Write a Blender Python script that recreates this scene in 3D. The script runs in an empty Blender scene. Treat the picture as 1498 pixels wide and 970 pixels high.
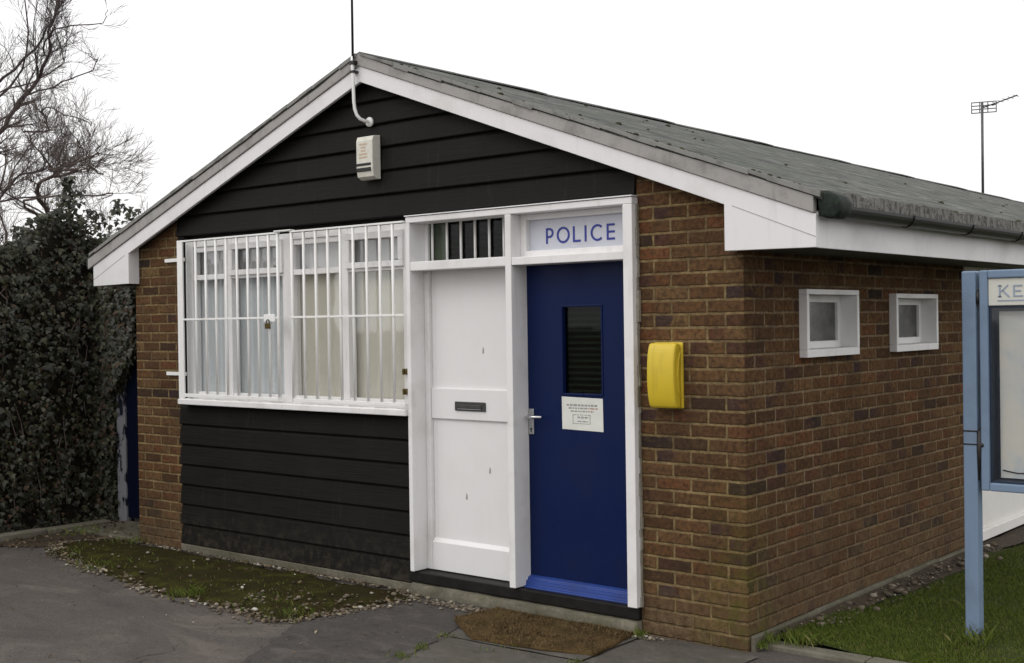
import bpy, bmesh, math, random
from mathutils import Vector, Matrix, noise as mnoise
R_ = math.radians
random.seed(7)
S = bpy.context.scene
COL = S.collection
PI = math.pi

# ------------------------------------------------------------------ helpers
class MB:
    """collects shapes into one mesh"""
    def __init__(s): s.v=[]; s.f=[]; s.m=[]; s.sm=[]
    def face(s, pts, mi=0, sm=False):
        n=len(s.v); s.v += [tuple(p) for p in pts]; s.f.append(tuple(range(n,n+len(pts)))); s.m.append(mi); s.sm.append(sm)
    def mesh(s, vs, fs, mi=0, sm=False):
        n=len(s.v); s.v += [tuple(p) for p in vs]
        for f in fs: s.f.append(tuple(i+n for i in f)); s.m.append(mi); s.sm.append(sm)
    def box(s, x0,x1,y0,y1,z0,z1, mi=0):
        v=[(x0,y0,z0),(x1,y0,z0),(x1,y1,z0),(x0,y1,z0),(x0,y0,z1),(x1,y0,z1),(x1,y1,z1),(x0,y1,z1)]
        s.mesh(v,[(0,3,2,1),(4,5,6,7),(0,1,5,4),(1,2,6,5),(2,3,7,6),(3,0,4,7)],mi)
        return s
    def prism(s, poly, a0, a1, axis='y', mi=0):
        """poly: 2D points; axis y -> (x,z) ; x -> (y,z) ; z -> (x,y)"""
        def P(p,a):
            return {'y':(p[0],a,p[1]),'x':(a,p[0],p[1]),'z':(p[0],p[1],a)}[axis]
        n=len(poly); v=[P(p,a0) for p in poly]+[P(p,a1) for p in poly]
        f=[tuple(range(n)),tuple(range(2*n-1,n-1,-1))]
        for i in range(n):
            j=(i+1)%n; f.append((i,i+n,j+n,j))
        s.mesh(v,f,mi); return s
    def tube(s, pts, rad, seg=8, mi=0, sm=True, cap=True):
        pts=[Vector(p) for p in pts]; n=len(pts)
        if not isinstance(rad,(list,tuple)): rad=[rad]*n
        vs=[]; up=None
        for i,p in enumerate(pts):
            d=(pts[min(i+1,n-1)]-pts[max(i-1,0)])
            if d.length<1e-9: d=Vector((0,0,1))
            d.normalize()
            if up is None:
                up=Vector((0,0,1)) if abs(d.z)<.9 else Vector((1,0,0))
            a=d.cross(up); 
            if a.length<1e-6: a=d.cross(Vector((0,1,0)))
            a.normalize(); b=a.cross(d); up=b
            for k in range(seg):
                t=2*PI*k/seg
                vs.append(p+(a*math.cos(t)+b*math.sin(t))*rad[i])
        fs=[]
        for i in range(n-1):
            for k in range(seg):
                k2=(k+1)%seg
                fs.append((i*seg+k,i*seg+k2,(i+1)*seg+k2,(i+1)*seg+k))
        if cap:
            fs.append(tuple(range(seg-1,-1,-1))); fs.append(tuple(range((n-1)*seg,n*seg)))
        s.mesh(vs,fs,mi,sm); return s
    def build(s, name, mats, parent=None, bevel=0, label=None):
        base=Vector((0,0,0)); q=parent
        while q is not None: base += q.location; q=q.parent
        me=bpy.data.meshes.new(name)
        me.from_pydata([tuple(Vector(v)-base) for v in s.v],[],s.f)
        if not isinstance(mats,(list,tuple)): mats=[mats]
        for m in mats: me.materials.append(m)
        me.polygons.foreach_set('material_index',s.m); me.polygons.foreach_set('use_smooth',s.sm)
        bm=bmesh.new(); bm.from_mesh(me)
        if len(bm.faces)<20000: bmesh.ops.recalc_face_normals(bm,faces=bm.faces)
        bm.to_mesh(me); bm.free()
        me.update()
        o=bpy.data.objects.new(name,me); COL.objects.link(o)
        if parent: o.parent=parent
        if bevel:
            b=o.modifiers.new('bevel','BEVEL'); b.width=bevel; b.segments=2; b.limit_method='ANGLE'; b.angle_limit=R_(50)
            b.harden_normals=False
        if label: o['label']=label
        return o

def thing(name, label, cat, loc=(0,0,0), group=None):
    o=bpy.data.objects.new(name,None); COL.objects.link(o); o.location=loc
    o['label']=label; o['category']=cat
    if group: o['group']=group
    return o
def tag(o,label,cat,group=None):
    o['label']=label; o['category']=cat
    if group: o['group']=group
    return o
def kind(o,k): o['kind']=k; return o

# ------------------------------------------------------------------ node helpers
class NT:
    def __init__(s,name):
        s.mat=bpy.data.materials.new(name); s.mat.use_nodes=True
        s.t=s.mat.node_tree; s.b=s.t.nodes['Principled BSDF']; s.out=s.t.nodes['Material Output']
    def n(s,typ,**kw):
        n=s.t.nodes.new(typ)
        for k,v in kw.items(): setattr(n,k,v)
        return n
    def put(s,sock,v):
        if v is None: return
        if isinstance(v,bpy.types.NodeSocket): s.t.links.new(v,sock)
        else: sock.default_value=v
    def math(s,op,a,b=None,c=None):
        n=s.n('ShaderNodeMath',operation=op)
        s.put(n.inputs[0],a); s.put(n.inputs[1],b); s.put(n.inputs[2],c)
        return n.outputs[0]
    def mix(s,f,a,b,typ='MIX'):
        n=s.n('ShaderNodeMix',data_type='RGBA',blend_type=typ)
        s.put(n.inputs[0],f); s.put(n.inputs[6],a if not isinstance(a,tuple) else (*a[:3],1)); s.put(n.inputs[7],b if not isinstance(b,tuple) else (*b[:3],1))
        return n.outputs[2]
    def noise(s,vec,scale,detail=4,rough=.55,dist=0):
        n=s.n('ShaderNodeTexNoise'); s.put(n.inputs['Vector'],vec)
        n.inputs['Scale'].default_value=scale; n.inputs['Detail'].default_value=detail
        n.inputs['Roughness'].default_value=rough; n.inputs['Distortion'].default_value=dist
        return n.outputs['Fac']
    def vor(s,vec,scale,out='Distance',feature='F1'):
        n=s.n('ShaderNodeTexVoronoi',feature=feature); s.put(n.inputs['Vector'],vec); n.inputs['Scale'].default_value=scale
        return n.outputs[out]
    def ramp(s,f,stops,interp='LINEAR'):
        n=s.n('ShaderNodeValToRGB'); n.color_ramp.interpolation=interp
        e=n.color_ramp.elements
        while len(e)<len(stops): e.new(.5)
        for i,(p,c) in enumerate(stops):
            e[i].position=p
            if not isinstance(c,tuple): c=(c,c,c)
            e[i].color=(*c[:3],1)
        s.put(n.inputs[0],f); return n.outputs[0]
    def rng(s,v,a,b,c=0,d=1):
        n=s.n('ShaderNodeMapRange'); s.put(n.inputs[0],v)
        for i,x in enumerate((a,b,c,d)): s.put(n.inputs[i+1],x)
        return n.outputs[0]
    def pos(s):
        g=s.n('ShaderNodeNewGeometry'); return g.outputs['Position']
    def island(s):
        g=s.n('ShaderNodeNewGeometry'); return g.outputs['Random Per Island']
    def scale(s,vec,sc):
        n=s.n('ShaderNodeMapping'); s.put(n.inputs[0],vec); n.inputs['Scale'].default_value=sc; return n.outputs[0]
    def xyz(s,vec):
        n=s.n('ShaderNodeSeparateXYZ'); s.put(n.inputs[0],vec); return n.outputs
    def bump(s,h,strength=.4,dist=.01,nrm=None):
        n=s.n('ShaderNodeBump'); s.put(n.inputs['Height'],h); n.inputs['Strength'].default_value=strength; n.inputs['Distance'].default_value=dist
        s.put(n.inputs['Normal'],nrm); return n.outputs[0]
    def fin(s,col,rough=.6,normal=None,spec=.4,metal=0):
        b=s.b; s.put(b.inputs['Base Color'],col if not isinstance(col,tuple) else (*col[:3],1))
        s.put(b.inputs['Roughness'],rough); b.inputs['Specular IOR Level'].default_value=spec; b.inputs['Metallic'].default_value=metal
        if normal is not None: s.put(b.inputs['Normal'],normal)
        return s.mat

def brick_mat(name, side, shift):
    k=NT(name); p=k.pos(); x,y,z=k.xyz(p)
    u = y if side else x
    wob=k.noise(p,9,2); wob2=k.noise(k.scale(p,(1,1,1.3)),13,2)
    u=k.math('ADD',u,k.math('MULTIPLY',k.math('SUBTRACT',wob,.5),.012))
    v=k.math('ADD',z,k.math('MULTIPLY',k.math('SUBTRACT',wob2,.5),.010))
    rv=k.math('DIVIDE',v,.075); r=k.math('FLOOR',rv); fv=k.math('SUBTRACT',rv,r)
    odd=k.math('MODULO',k.math('ADD',r,100),2)
    sh=k.math('MULTIPLY',k.math('SUBTRACT',1,odd) if side else odd,.5)
    uu=k.math('ADD',k.math('ADD',k.math('DIVIDE',u,.225),sh),50)
    c=k.math('FLOOR',uu); fu=k.math('SUBTRACT',uu,c)
    du=k.math('MULTIPLY',k.math('MINIMUM',fu,k.math('SUBTRACT',1,fu)),.225)
    du=k.math('MAXIMUM',du,k.rng(k.math('ABSOLUTE',y if side else x),.03,.05,.03,0))    # bricks run round the corner
    dv=k.math('MULTIPLY',k.math('MINIMUM',fv,k.math('SUBTRACT',1,fv)),.075)
    e=k.math('MINIMUM',du,dv)
    if side: c=k.math('SUBTRACT',c,k.math('SUBTRACT',1,odd))
    e=k.math('ADD',e,k.math('MULTIPLY',k.math('SUBTRACT',k.noise(p,55,4,.65),.5),.011))
    e=k.math('ADD',e,k.math('MULTIPLY',k.math('SUBTRACT',k.noise(p,6,3),.5),.006))
    mask=k.rng(e,.0042,.0105)
    cv=k.n('ShaderNodeCombineXYZ'); k.put(cv.inputs[0],c); k.put(cv.inputs[1],r); cv.inputs[2].default_value=1.7
    w3=k.n('ShaderNodeTexWhiteNoise',noise_dimensions='3D'); k.put(w3.inputs['Vector'],cv.outputs[0])
    rnd=w3.outputs['Value']
    col=k.ramp(rnd,[(0,(.026,.021,.022)),(.05,(.050,.031,.022)),(.13,(.074,.039,.019)),(.28,(.120,.059,.027)),(.44,(.090,.048,.025)),(.60,(.140,.075,.034)),(.72,(.108,.057,.028)),(.84,(.160,.092,.043)),(.92,(.122,.057,.026)),(.97,(.155,.064,.030)),(1,(.175,.115,.052))])
    inner=k.noise(p,38,5,.65)
    # half fired bricks: a dark or purple patch over part of the brick
    w4=k.n('ShaderNodeTexWhiteNoise',noise_dimensions='3D'); cv2=k.n('ShaderNodeCombineXYZ'); k.put(cv2.inputs[0],r); k.put(cv2.inputs[1],c); cv2.inputs[2].default_value=9.3; k.put(w4.inputs['Vector'],cv2.outputs[0])
    part=k.math('MULTIPLY',k.rng(w4.outputs['Value'],.72,.76,0,1),k.rng(k.math('ADD',fu,k.math('MULTIPLY',k.math('SUBTRACT',k.noise(p,24,3),.5),1.2)),.35,.62,1,0))
    wc=k.n('ShaderNodeSeparateColor'); k.put(wc.inputs[0],w4.outputs['Color'])
    col=k.mix(k.math('MULTIPLY',part,.85),col,k.mix(wc.outputs[1],(.028,.022,.034),(.14,.055,.022)))
    col=k.mix(k.rng(inner,.42,.66,0,.8),col,(.028,.018,.012)); col=k.mix(k.rng(k.noise(p,11,4,.7),.54,.68,0,.55),col,(.040,.026,.017)); col=k.mix(k.rng(k.noise(k.scale(p,(1,1,2.2)),21,4,.6),.55,.75,0,.5),col,(.15,.098,.045))
    fleck=k.noise(p,160,2)
    col=k.mix(k.rng(fleck,.62,.8,0,.35),col,(.19,.125,.06))
    mort=k.mix(k.rng(k.noise(p,26,4),.35,.65),((.25,.182,.108) if side else (.27,.198,.098)),((.14,.100,.060) if side else (.15,.106,.050))); mort=k.mix(k.rng(k.noise(p,3.4,5,.7),.46,.60,0,.65),mort,(.085,.060,.036)); mort=k.mix(k.rng(k.noise(p,45,3,.7),.56,.70,0,.6),mort,(.05,.035,.022))
    # mortar smeared over the faces low down, patchy
    sm=k.math('MULTIPLY',k.rng(z,.85 if side else .40,.22 if side else .06,0,1),k.rng(k.math('ADD',k.noise(p,5,5,.7),k.rng(z,.8,.1,0,.13)),.45,.66,0,1))
    thin=k.rng(k.noise(p,16,5,.7),.52,.72,0,.35)
    full=k.mix(mask,mort,k.mix(thin,col,(.135,.092,.048)))
    full=k.mix(k.math('MULTIPLY',sm,.88),full,k.mix(k.rng(k.noise(p,22,5,.8),.36,.64),(.175,.122,.070),(.062,.040,.023)))
    # green algae patches near the exposed corner
    al=k.rng(k.noise(p,9,5,.7),.42,.60,0,1)
    near=k.math('MULTIPLY',k.rng(z,1.0,.2,0,1),k.rng(k.math('ABSOLUTE',u),.40,.05,0,1))
    full=k.mix(k.math('MULTIPLY',k.math('MULTIPLY',al,near),.85),full,(.085,.080,.018))
    # broad weather tone
    full=k.mix(k.rng(k.noise(p,1.7,3),.4,.75,0,.30),full,(.055,.035,.022))
    h=k.math('ADD',k.math('MULTIPLY',mask,1.0),k.math('MULTIPLY',inner,.45))
    nb=k.bump(h,.85,.008)
    return k.fin(full,.95,nb,.08)

def paint_mat(name,col,dirt=(.30,.27,.22),amt=.30,rough=.45,bump=.10,sc=1.0,streak=True,spec=.4):
    k=NT(name); p=k.pos()
    a=k.noise(p,3.2*sc,5,.62); b=k.noise(k.scale(p,(14,14,1.6)),1.0,4,.6); c=k.noise(p,46*sc,4,.7)
    f=k.rng(a,.5,.78,0,amt)
    if streak: f=k.math('MAXIMUM',f,k.rng(b,.58,.80,0,amt*.8))
    f=k.math('MAXIMUM',f,k.rng(c,.66,.80,0,amt*1.1))
    full=k.mix(f,col,dirt)
    h=k.math('ADD',k.noise(k.scale(p,(1,1,.15)),120,3),k.math('MULTIPLY',a,1.5))
    return k.fin(full,k.rng(a,.3,.7,rough-.08,rough+.15),k.bump(h,bump,.004),spec)

def simple(name,col,rough=.5,metal=0,spec=.5,var=.25,sc=20,bump=.0):
    k=NT(name); p=k.pos(); a=k.noise(p,sc,4,.6)
    d=tuple(c*(1-var*1.6) for c in col)
    full=k.mix(k.rng(a,.3,.75,0,1),col,d)
    nb=k.bump(a,bump,.004) if bump else None
    return k.fin(full,rough,nb,spec,metal)

M={}
M['brick_front']=brick_mat('brick_front',False,0.0)
M['brick_side']=brick_mat('brick_side',True,0.5)
M['white']=paint_mat('white_paint',(.77,.76,.757),(.36,.33,.27),.40)
M['white_barge']=paint_mat('white_barge',(.765,.752,.758),(.36,.36,.31),.32)
M['white_clean']=paint_mat('white_door_paint',(.755,.745,.745),(.55,.53,.50),.18,.38,.06)
M['white_metal']=paint_mat('white_metal',(.84,.835,.82),(.40,.32,.24),.28,.4,.05)
M['eaves_soffit']=paint_mat('dark_eaves_soffit',(.085,.08,.06),(.05,.05,.03),.5,.8,.1,1,True,.1)  # dark colour deepens the shade under the eaves, cutting bounced light
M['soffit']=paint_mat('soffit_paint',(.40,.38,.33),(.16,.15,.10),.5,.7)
M['render_white']=paint_mat('white_render',(.76,.74,.71),(.5,.46,.4),.3,.8,.3)

def board():
    k=NT('black_stained_board'); p=k.pos()
    g=k.noise(k.scale(p,(1.2,9,34)),3,5,.65,.3); a=k.noise(p,2.5,4)
    col=k.mix(g,(.0036,.0033,.0030),(.0185,.0170,.0155)); col=k.mix(k.rng(a,.5,.75,0,.6),col,(.015,.0145,.0125))
    x,y,z=k.xyz(p)
    spl=k.math('MULTIPLY',k.rng(z,.42,.06,0,1),k.rng(k.noise(p,16,5,.75),.46,.66,0,.6))      # mud splashed up from the ground
    col=k.mix(spl,col,(.060,.048,.034)); col=k.mix(k.rng(k.noise(k.scale(p,(18,1,1.3)),1.0,4,.7),.60,.74,0,.45),col,(.040,.038,.034))
    return k.fin(col,k.rng(g,.3,.7,.5,.72),k.bump(g,.5,.005),.10)
M['board']=board()

def felt():
    k=NT('mineral_roof_felt'); p=k.pos(); x,y,z=k.xyz(p)
    g=k.noise(p,150,3,.7); m=k.noise(p,4,6,.7); st=k.noise(k.scale(p,(6,1.1,6)),1.7,6,.8,.4); b=k.noise(k.scale(p,(1,.6,1)),10,6,.8)
    col=k.ramp(m,[(.30,(.038,.041,.036)),(.5,(.084,.087,.080)),(.66,(.142,.145,.135))])
    col=k.mix(k.rng(st,.50,.62,0,.85),col,(.20,.205,.19)); col=k.mix(k.rng(st,.48,.36,0,.85),col,(.028,.031,.026))
    col=k.mix(k.rng(b,.53,.63,0,.8),col,(.026,.029,.024)); col=k.mix(k.rng(b,.45,.34,0,.7),col,(.22,.22,.205))
    col=k.mix(k.rng(k.noise(p,1.3,3),.5,.7,0,.45),col,(.070,.088,.058))
    cr=k.math('DIVIDE',k.math('ADD',k.math('ADD',x,10),k.math('MULTIPLY',k.noise(p,7,3),.03)),.14); fr=k.math('FRACT',cr); row=k.math('FLOOR',cr)
    w=k.n('ShaderNodeTexWhiteNoise',noise_dimensions='1D'); k.put(w.inputs['W'],row)
    yy=k.math('ADD',k.math('DIVIDE',y,.33),w.outputs['Value']); tab=k.math('FRACT',yy)
    gap=k.math('MAXIMUM',k.rng(fr,.84,.97,0,1),k.rng(tab,.95,.98,0,.9))
    cell=k.n('ShaderNodeTexWhiteNoise',noise_dimensions='2D'); cc=k.n('ShaderNodeCombineXYZ'); k.put(cc.inputs[0],row); k.put(cc.inputs[1],k.math('FLOOR',yy)); k.put(cell.inputs['Vector'],cc.outputs[0])
    col=k.mix(k.math('MULTIPLY',cell.outputs['Value'],.35),col,(.165,.168,.155))
    col=k.mix(k.math('MULTIPLY',gap,.6),col,(.028,.030,.026))
    col=k.mix(k.rng(g,.4,.7,0,.5),col,(.035,.038,.035))
    h=k.math('ADD',k.math('MULTIPLY',g,.4),k.math('MULTIPLY',fr,1.2)); h=k.math('ADD',h,k.math('MULTIPLY',m,2))
    return k.fin(col,.95,k.bump(h,.7,.010),.15)
M['felt']=felt()
def felt_edge():
    k=NT('weathered_felt_edge'); p=k.pos()
    a=k.noise(k.scale(p,(1,5,4)),4.5,6,.8); b=k.noise(p,48,4,.75)
    col=k.ramp(a,[(.32,(.030,.029,.027)),(.44,(.095,.091,.085)),(.56,(.23,.225,.21)),(.70,(.055,.053,.05))])
    col=k.mix(k.rng(b,.5,.7,0,.6),col,(.06,.055,.045))
    return k.fin(col,.95,k.bump(b,.6,.006),.2)
M['felt_edge']=felt_edge()
M['verge']=paint_mat('grey_verge_felt',(.35,.335,.32),(.13,.125,.105),.75,.85,.35,1.8)
M['verge_worn']=paint_mat('worn_felt_verge',(.24,.235,.22),(.06,.06,.05),.9,.9,.4,2.2)
M['gutter']=simple('black_plastic_gutter',(.010,.011,.010),.42,0,.5,.4,14,.1)
M['moss_black']=simple('mossy_stop_end',(.018,.028,.019),.75,0,.3,.6,40,.6)

M['blue_door']=paint_mat('dark_blue_gloss',(.0042,.0120,.060),(.007,.012,.034),.40,.34,.05,1.0,True,.14)
M['blue_sill']=paint_mat('skylit_blue_paint',(.022,.052,.23),(.02,.03,.09),.5,.35,.08,1,True,.3)  # door blue made lighter, skylight on its stepped top put into the colour
def post_paint():
    m=paint_mat('pale_blue_paint',(.175,.245,.345),(.09,.11,.15),.45,.5,.10,1.5,True,.25)
    t=m.node_tree; b=t.nodes['Principled BSDF']; old=b.inputs['Base Color'].links[0].from_socket
    k=NT.__new__(NT); k.mat=m; k.t=t; k.b=b
    p=k.pos(); z=k.xyz(p)[2]
    f=k.math('MAXIMUM',k.math('MULTIPLY',k.rng(z,.16,.05,0,1),k.rng(k.noise(k.scale(p,(1,1,.5)),34,4,.7),.48,.54,0,1)),k.rng(k.noise(k.scale(p,(1,1,.35)),24,5,.75),.70,.74,0,.8))
    t.links.new(k.mix(f,old,(.035,.022,.016)),b.inputs['Base Color']); return m
M['blue_post']=post_paint()
M['blue_inner']=simple('shaded_blue_paint',(.022,.036,.062),.5,0,.3)  # frame blue darkened, shade inside the board is put into the colour
M['blue_gate']=paint_mat('navy_gate_paint',(.0022,.0045,.018),(.0018,.003,.008),.5,.7,.1,1,True,.1)  # navy darkened further, shadow of the gap put into the colour
def peel():
    k=NT('peeling_white_paint'); p=k.pos(); a=k.noise(k.scale(p,(1,1,.45)),13,5,.65)
    f=k.rng(a,.46,.50,0,1)
    return k.fin(k.mix(f,(.010,.013,.024),(.22,.22,.235)),.8,k.bump(f,.5,.004),.2)
M['peel']=peel()
def yellow():
    k=NT('yellow_plastic'); p=k.pos(); a=k.noise(p,9,5,.6); c=k.noise(k.scale(p,(20,20,2)),1.2,4)
    col=k.mix(k.rng(a,.5,.8,0,.5),(.62,.455,.028),(.48,.35,.035)); col=k.mix(k.rng(c,.58,.78,0,.35),col,(.30,.21,.03))
    return k.fin(col,.38,k.bump(k.noise(p,120,2),.05,.002),.45)
M['yellow']=yellow()
M['steel']=simple('brushed_metal',(.62,.62,.63),.3,1,.5,.15,60)
M['brass']=simple('dark_brass',(.20,.15,.05),.4,.8,.5,.5,60)
M['dark']=simple('dark_metal',(.035,.033,.032),.5,.3,.5,.4,40)
M['letterbox']=simple('grey_letter_plate',(.085,.083,.082),.45,.5,.5,.3,50,.1)
M['slate']=simple('dark_slate',(.013,.0115,.0105),.6,0,.25,.5,12,.3)
M['aerial']=simple('weathered_aerial_metal',(.13,.125,.13),.55,.4,.5,.3,30)
M['whip']=simple('black_whip_mast',(.035,.032,.03),.45,0,.4,.3,30)
M['cream']=simple('cream_plastic',(.70,.68,.60),.5,0,.4,.12,20)
M['faded_orange']=simple('faded_orange_print',(.62,.47,.34),.6,0,.3,.2,60)
M['black_plastic']=simple('black_slots',(.012,.012,.012),.5,0,.4,.3,30)
M['sign']=paint_mat('pale_sign_panel',(.56,.575,.64),(.40,.40,.44),.35,.25,.03)
M['sign_blue']=simple('sign_letter_blue',(.030,.045,.30),.4,0,.4,.15,30)
M['paper']=simple('paper',(.72,.73,.68),.8,0,.2,.08,10)
M['print']=simple('grey_print',(.36,.36,.35),.8,0,.2,.2,40)
M['print_red']=simple('reddish_print',(.50,.33,.27),.8,0,.2,.2,40)
M['header']=paint_mat('cream_header',(.60,.60,.54),(.45,.44,.38),.3,.35,.03)
M['header_blue']=simple('header_grey_blue',(.30,.36,.45),.5,0,.4,.1,30)
M['interior']=simple('dim_interior',(.10,.095,.085),.9,0,.2,.3,2)
M['concrete_plain']=simple('interior_concrete',(.14,.13,.12),.9,0,.2,.3,3)

def glass(name,tint=(.9,.93,.92),gl=.14,rough=.03):
    k=NT(name)
    tr=k.n('ShaderNodeBsdfTransparent'); tr.inputs[0].default_value=(*tint,1)
    g=k.n('ShaderNodeBsdfGlossy'); g.inputs['Roughness'].default_value=rough; g.inputs[0].default_value=(.9,.92,.94,1)
    lw=k.n('ShaderNodeLayerWeight'); lw.inputs[0].default_value=.5; fr5=k.math('POWER',lw.outputs['Facing'],4.0)
    nb=k.bump(k.noise(k.pos(),4,2),.05,.01); k.put(g.inputs['Normal'],nb)
    f=k.math('MULTIPLY_ADD',fr5,.7,gl*.5)
    m=k.n('ShaderNodeMixShader'); k.put(m.inputs[0],f); k.put(m.inputs[1],tr.outputs[0]); k.put(m.inputs[2],g.outputs[0])
    k.t.links.new(m.outputs[0],k.out.inputs[0]); return k.mat
M['glass']=glass('window_glass',(.975,.978,.972),.17)
M['glass_dark']=glass('dark_glass',(.62,.66,.60),.03)
M['glass_board']=glass('board_glazing',(.98,.98,.975),.06)
def frosted():
    k=NT('obscure_glass'); p=k.pos(); a=k.noise(p,7,4); 
    col=k.mix(k.rng(a,.4,.65,0,1),(.045,.048,.045),(.12,.117,.11))
    return k.fin(col,.22,k.bump(k.vor(p,90),.25,.003),.5)
M['frosted']=frosted()

def curtain(name,c1,c2):
    k=NT(name); p=k.pos(); a=k.noise(k.scale(p,(26,1,.5)),1.0,3,.5); b=k.noise(p,2,3)
    col=k.mix(a,c1,c2); col=k.mix(k.rng(b,.4,.7,0,.3),col,tuple(x*.75 for x in c2))
    m=k.fin(col,.9,k.bump(a,.15,.01),.1); return m
M['blind_blue']=curtain('pale_blue_blind',(.68,.71,.735),(.62,.65,.675))
M['blind_beige']=curtain('beige_blind',(.72,.69,.605),(.65,.62,.54))
M['net']=curtain('grey_net',(.70,.69,.695),(.54,.53,.54))
M['slat']=simple('dark_green_slat',(.040,.050,.036),.4,0,.5,.3,30)

def asphalt():
    k=NT('old_tarmac'); p=k.pos()
    ag=k.vor(p,150); g=k.noise(p,75,5,.8); m=k.noise(p,1.3,5,.65); m2=k.noise(k.scale(p,(1,2.2,1)),1.1,6,.7,1.0); gr=k.noise(p,26,5,.8)
    col=k.mix(k.rng(g,.32,.68),(.046,.040,.036),(.134,.117,.105)); col=k.mix(k.rng(m,.4,.7,0,.6),col,(.085,.072,.064))
    col=k.mix(k.rng(m2,.50,.66,0,.75),col,(.150,.128,.112)); col=k.mix(k.rng(m2,.46,.34,0,.5),col,(.052,.045,.040))
    col=k.mix(k.rng(gr,.54,.70,0,.65),col,(.032,.027,.023)); col=k.mix(k.rng(gr,.44,.30,0,.5),col,(.125,.108,.095))
    col=k.mix(k.rng(k.vor(p,60,'Distance'),0.0,.18,.55,0),col,(.16,.14,.125))
    # a few hairline cracks and pale scuffs
    cn=k.noise(p,2.2,4); cv=k.n('ShaderNodeVectorMath',operation='ADD'); k.put(cv.inputs[0],p); nv=k.n('ShaderNodeTexNoise'); nv.inputs['Scale'].default_value=3; k.put(nv.inputs['Vector'],p); k.put(cv.inputs[1],nv.outputs['Color'])
    ed=k.vor(cv.outputs[0],.75,'Distance','DISTANCE_TO_EDGE')
    crk=k.math('MULTIPLY',k.rng(ed,.006,.0,0,1),k.rng(cn,.42,.55,0,1))
    col=k.mix(k.math('MULTIPLY',crk,.8),col,(.016,.014,.011))
    h=k.math('ADD',k.math('MULTIPLY',ag,1),k.math('MULTIPLY',g,1.6)); h=k.math('SUBTRACT',h,k.math('MULTIPLY',crk,3))
    return k.fin(col,k.rng(m,.3,.7,.95,.75),k.bump(h,.7,.007),.25)
M['asphalt']=asphalt()
def patch(name,a_,b_,c_):
    k=NT(name); p=k.pos(); g=k.noise(p,60,5,.8); m=k.noise(p,2.6,5,.65); q=k.noise(p,9,5,.75)
    col=k.mix(k.rng(g,.32,.68),a_,b_); col=k.mix(k.rng(m,.42,.7,0,.7),col,c_); col=k.mix(k.rng(q,.58,.74,0,.5),col,(.03,.032,.024))
    r2=k.noise(k.scale(p,(1,1.8,1)),3.5,6,.8,.8)
    col=k.mix(k.rng(r2,.52,.64,0,.6),col,tuple(v*1.25 for v in b_)); col=k.mix(k.rng(r2,.46,.34,0,.6),col,tuple(v*.55 for v in a_))
    col=k.mix(k.rng(k.vor(p,70,'Distance'),0,.17,.5,0),col,tuple(v*1.5 for v in b_))
    return k.fin(col,.85,k.bump(g,.6,.006),.25)
M['patch']=patch('dark_tarmac_patch',(.030,.027,.025),(.080,.071,.064),(.056,.050,.046))
M['paving']=patch('worn_concrete_paving',(.060,.054,.046),(.105,.095,.082),(.072,.066,.050))
M['concrete']=patch('mossy_concrete',(.085,.077,.055),(.165,.15,.115),(.075,.074,.040))
M['kerb']=patch('concrete_edging',(.12,.11,.085),(.175,.16,.125),(.10,.098,.065))
M['render_grey']=patch('grey_mortar',(.22,.20,.16),(.34,.31,.26),(.15,.14,.10))
M['soil']=patch('dark_soil',(.030,.022,.015),(.065,.048,.033),(.05,.038,.024))
def moss():
    k=NT('moss'); p=k.pos(); a=k.noise(p,60,5,.7); b=k.noise(p,6,4,.6); c=k.noise(p,14,3)
    col=k.mix(a,(.011,.011,.004),(.040,.033,.009)); col=k.mix(k.rng(b,.5,.65,0,.75),col,(.050,.050,.008)); col=k.mix(k.rng(c,.52,.7,0,.7),col,(.034,.022,.011))
    return k.fin(col,1,k.bump(a,.9,.015),.1)
M['moss']=moss()
M['moss_dry']=simple('dry_roof_moss',(.075,.075,.045),1,0,.1,.6,30,.5)
def lawnm():
    k=NT('lawn_base'); p=k.pos(); a=k.noise(p,50,4); b=k.noise(p,2.2,4)
    col=k.mix(a,(.022,.030,.008),(.055,.07,.016)); col=k.mix(k.rng(b,.5,.7,0,.5),col,(.05,.045,.02))
    return k.fin(col,1,k.bump(a,.8,.02),.1)
M['lawn']=lawnm()
def leafm(name,stops,rough=.45,spec=.4,trans=.0):
    k=NT(name); r=k.island(); p=k.pos(); a=k.noise(p,1.6,3)
    col=k.ramp(r,stops)
    col=k.mix(k.rng(a,.42,.68,0,.55),col,stops[1][1])
    return k.fin(col,rough,None,spec)
M['grass']=leafm('grass_blade',[(0,(.048,.075,.010)),(.35,(.078,.112,.013)),(.7,(.115,.150,.022)),(.93,(.16,.17,.035)),(1,(.24,.20,.09))],.6,.3)
M['ivy']=leafm('ivy_leaf',[(0,(.010,.012,.007)),(.3,(.017,.018,.010)),(.62,(.027,.029,.014)),(.86,(.046,.049,.022)),(1,(.085,.082,.050))],.42,.30)
M['ivy_dead']=leafm('dead_leaf',[(0,(.030,.020,.014)),(.4,(.05,.032,.022)),(.8,(.08,.055,.036)),(1,(.13,.10,.07))],.8,.2)
M['ivy_core']=simple('hedge_twigs',(.022,.018,.013),1,0,.1,.5,30,.6)
M['bark']=simple('dark_bark',(.075,.060,.062),.9,0,.2,.4,12,.4)
M['twig']=simple('dark_twig',(.115,.090,.090),.9,0,.2,.35,6)
M['twig_b']=simple('brown_twig',(.150,.118,.105),.9,0,.2,.35,6)
M['stone']=leafm('pebble',[(0,(.045,.036,.028)),(.4,(.10,.082,.060)),(.78,(.15,.122,.085)),(.94,(.30,.265,.21)),(1,(.55,.52,.47))],.8,.3)
M['litter']=leafm('leaf_litter',[(0,(.035,.022,.012)),(.4,(.075,.052,.028)),(.8,(.15,.115,.07)),(1,(.30,.255,.18))],.8,.2)
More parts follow.
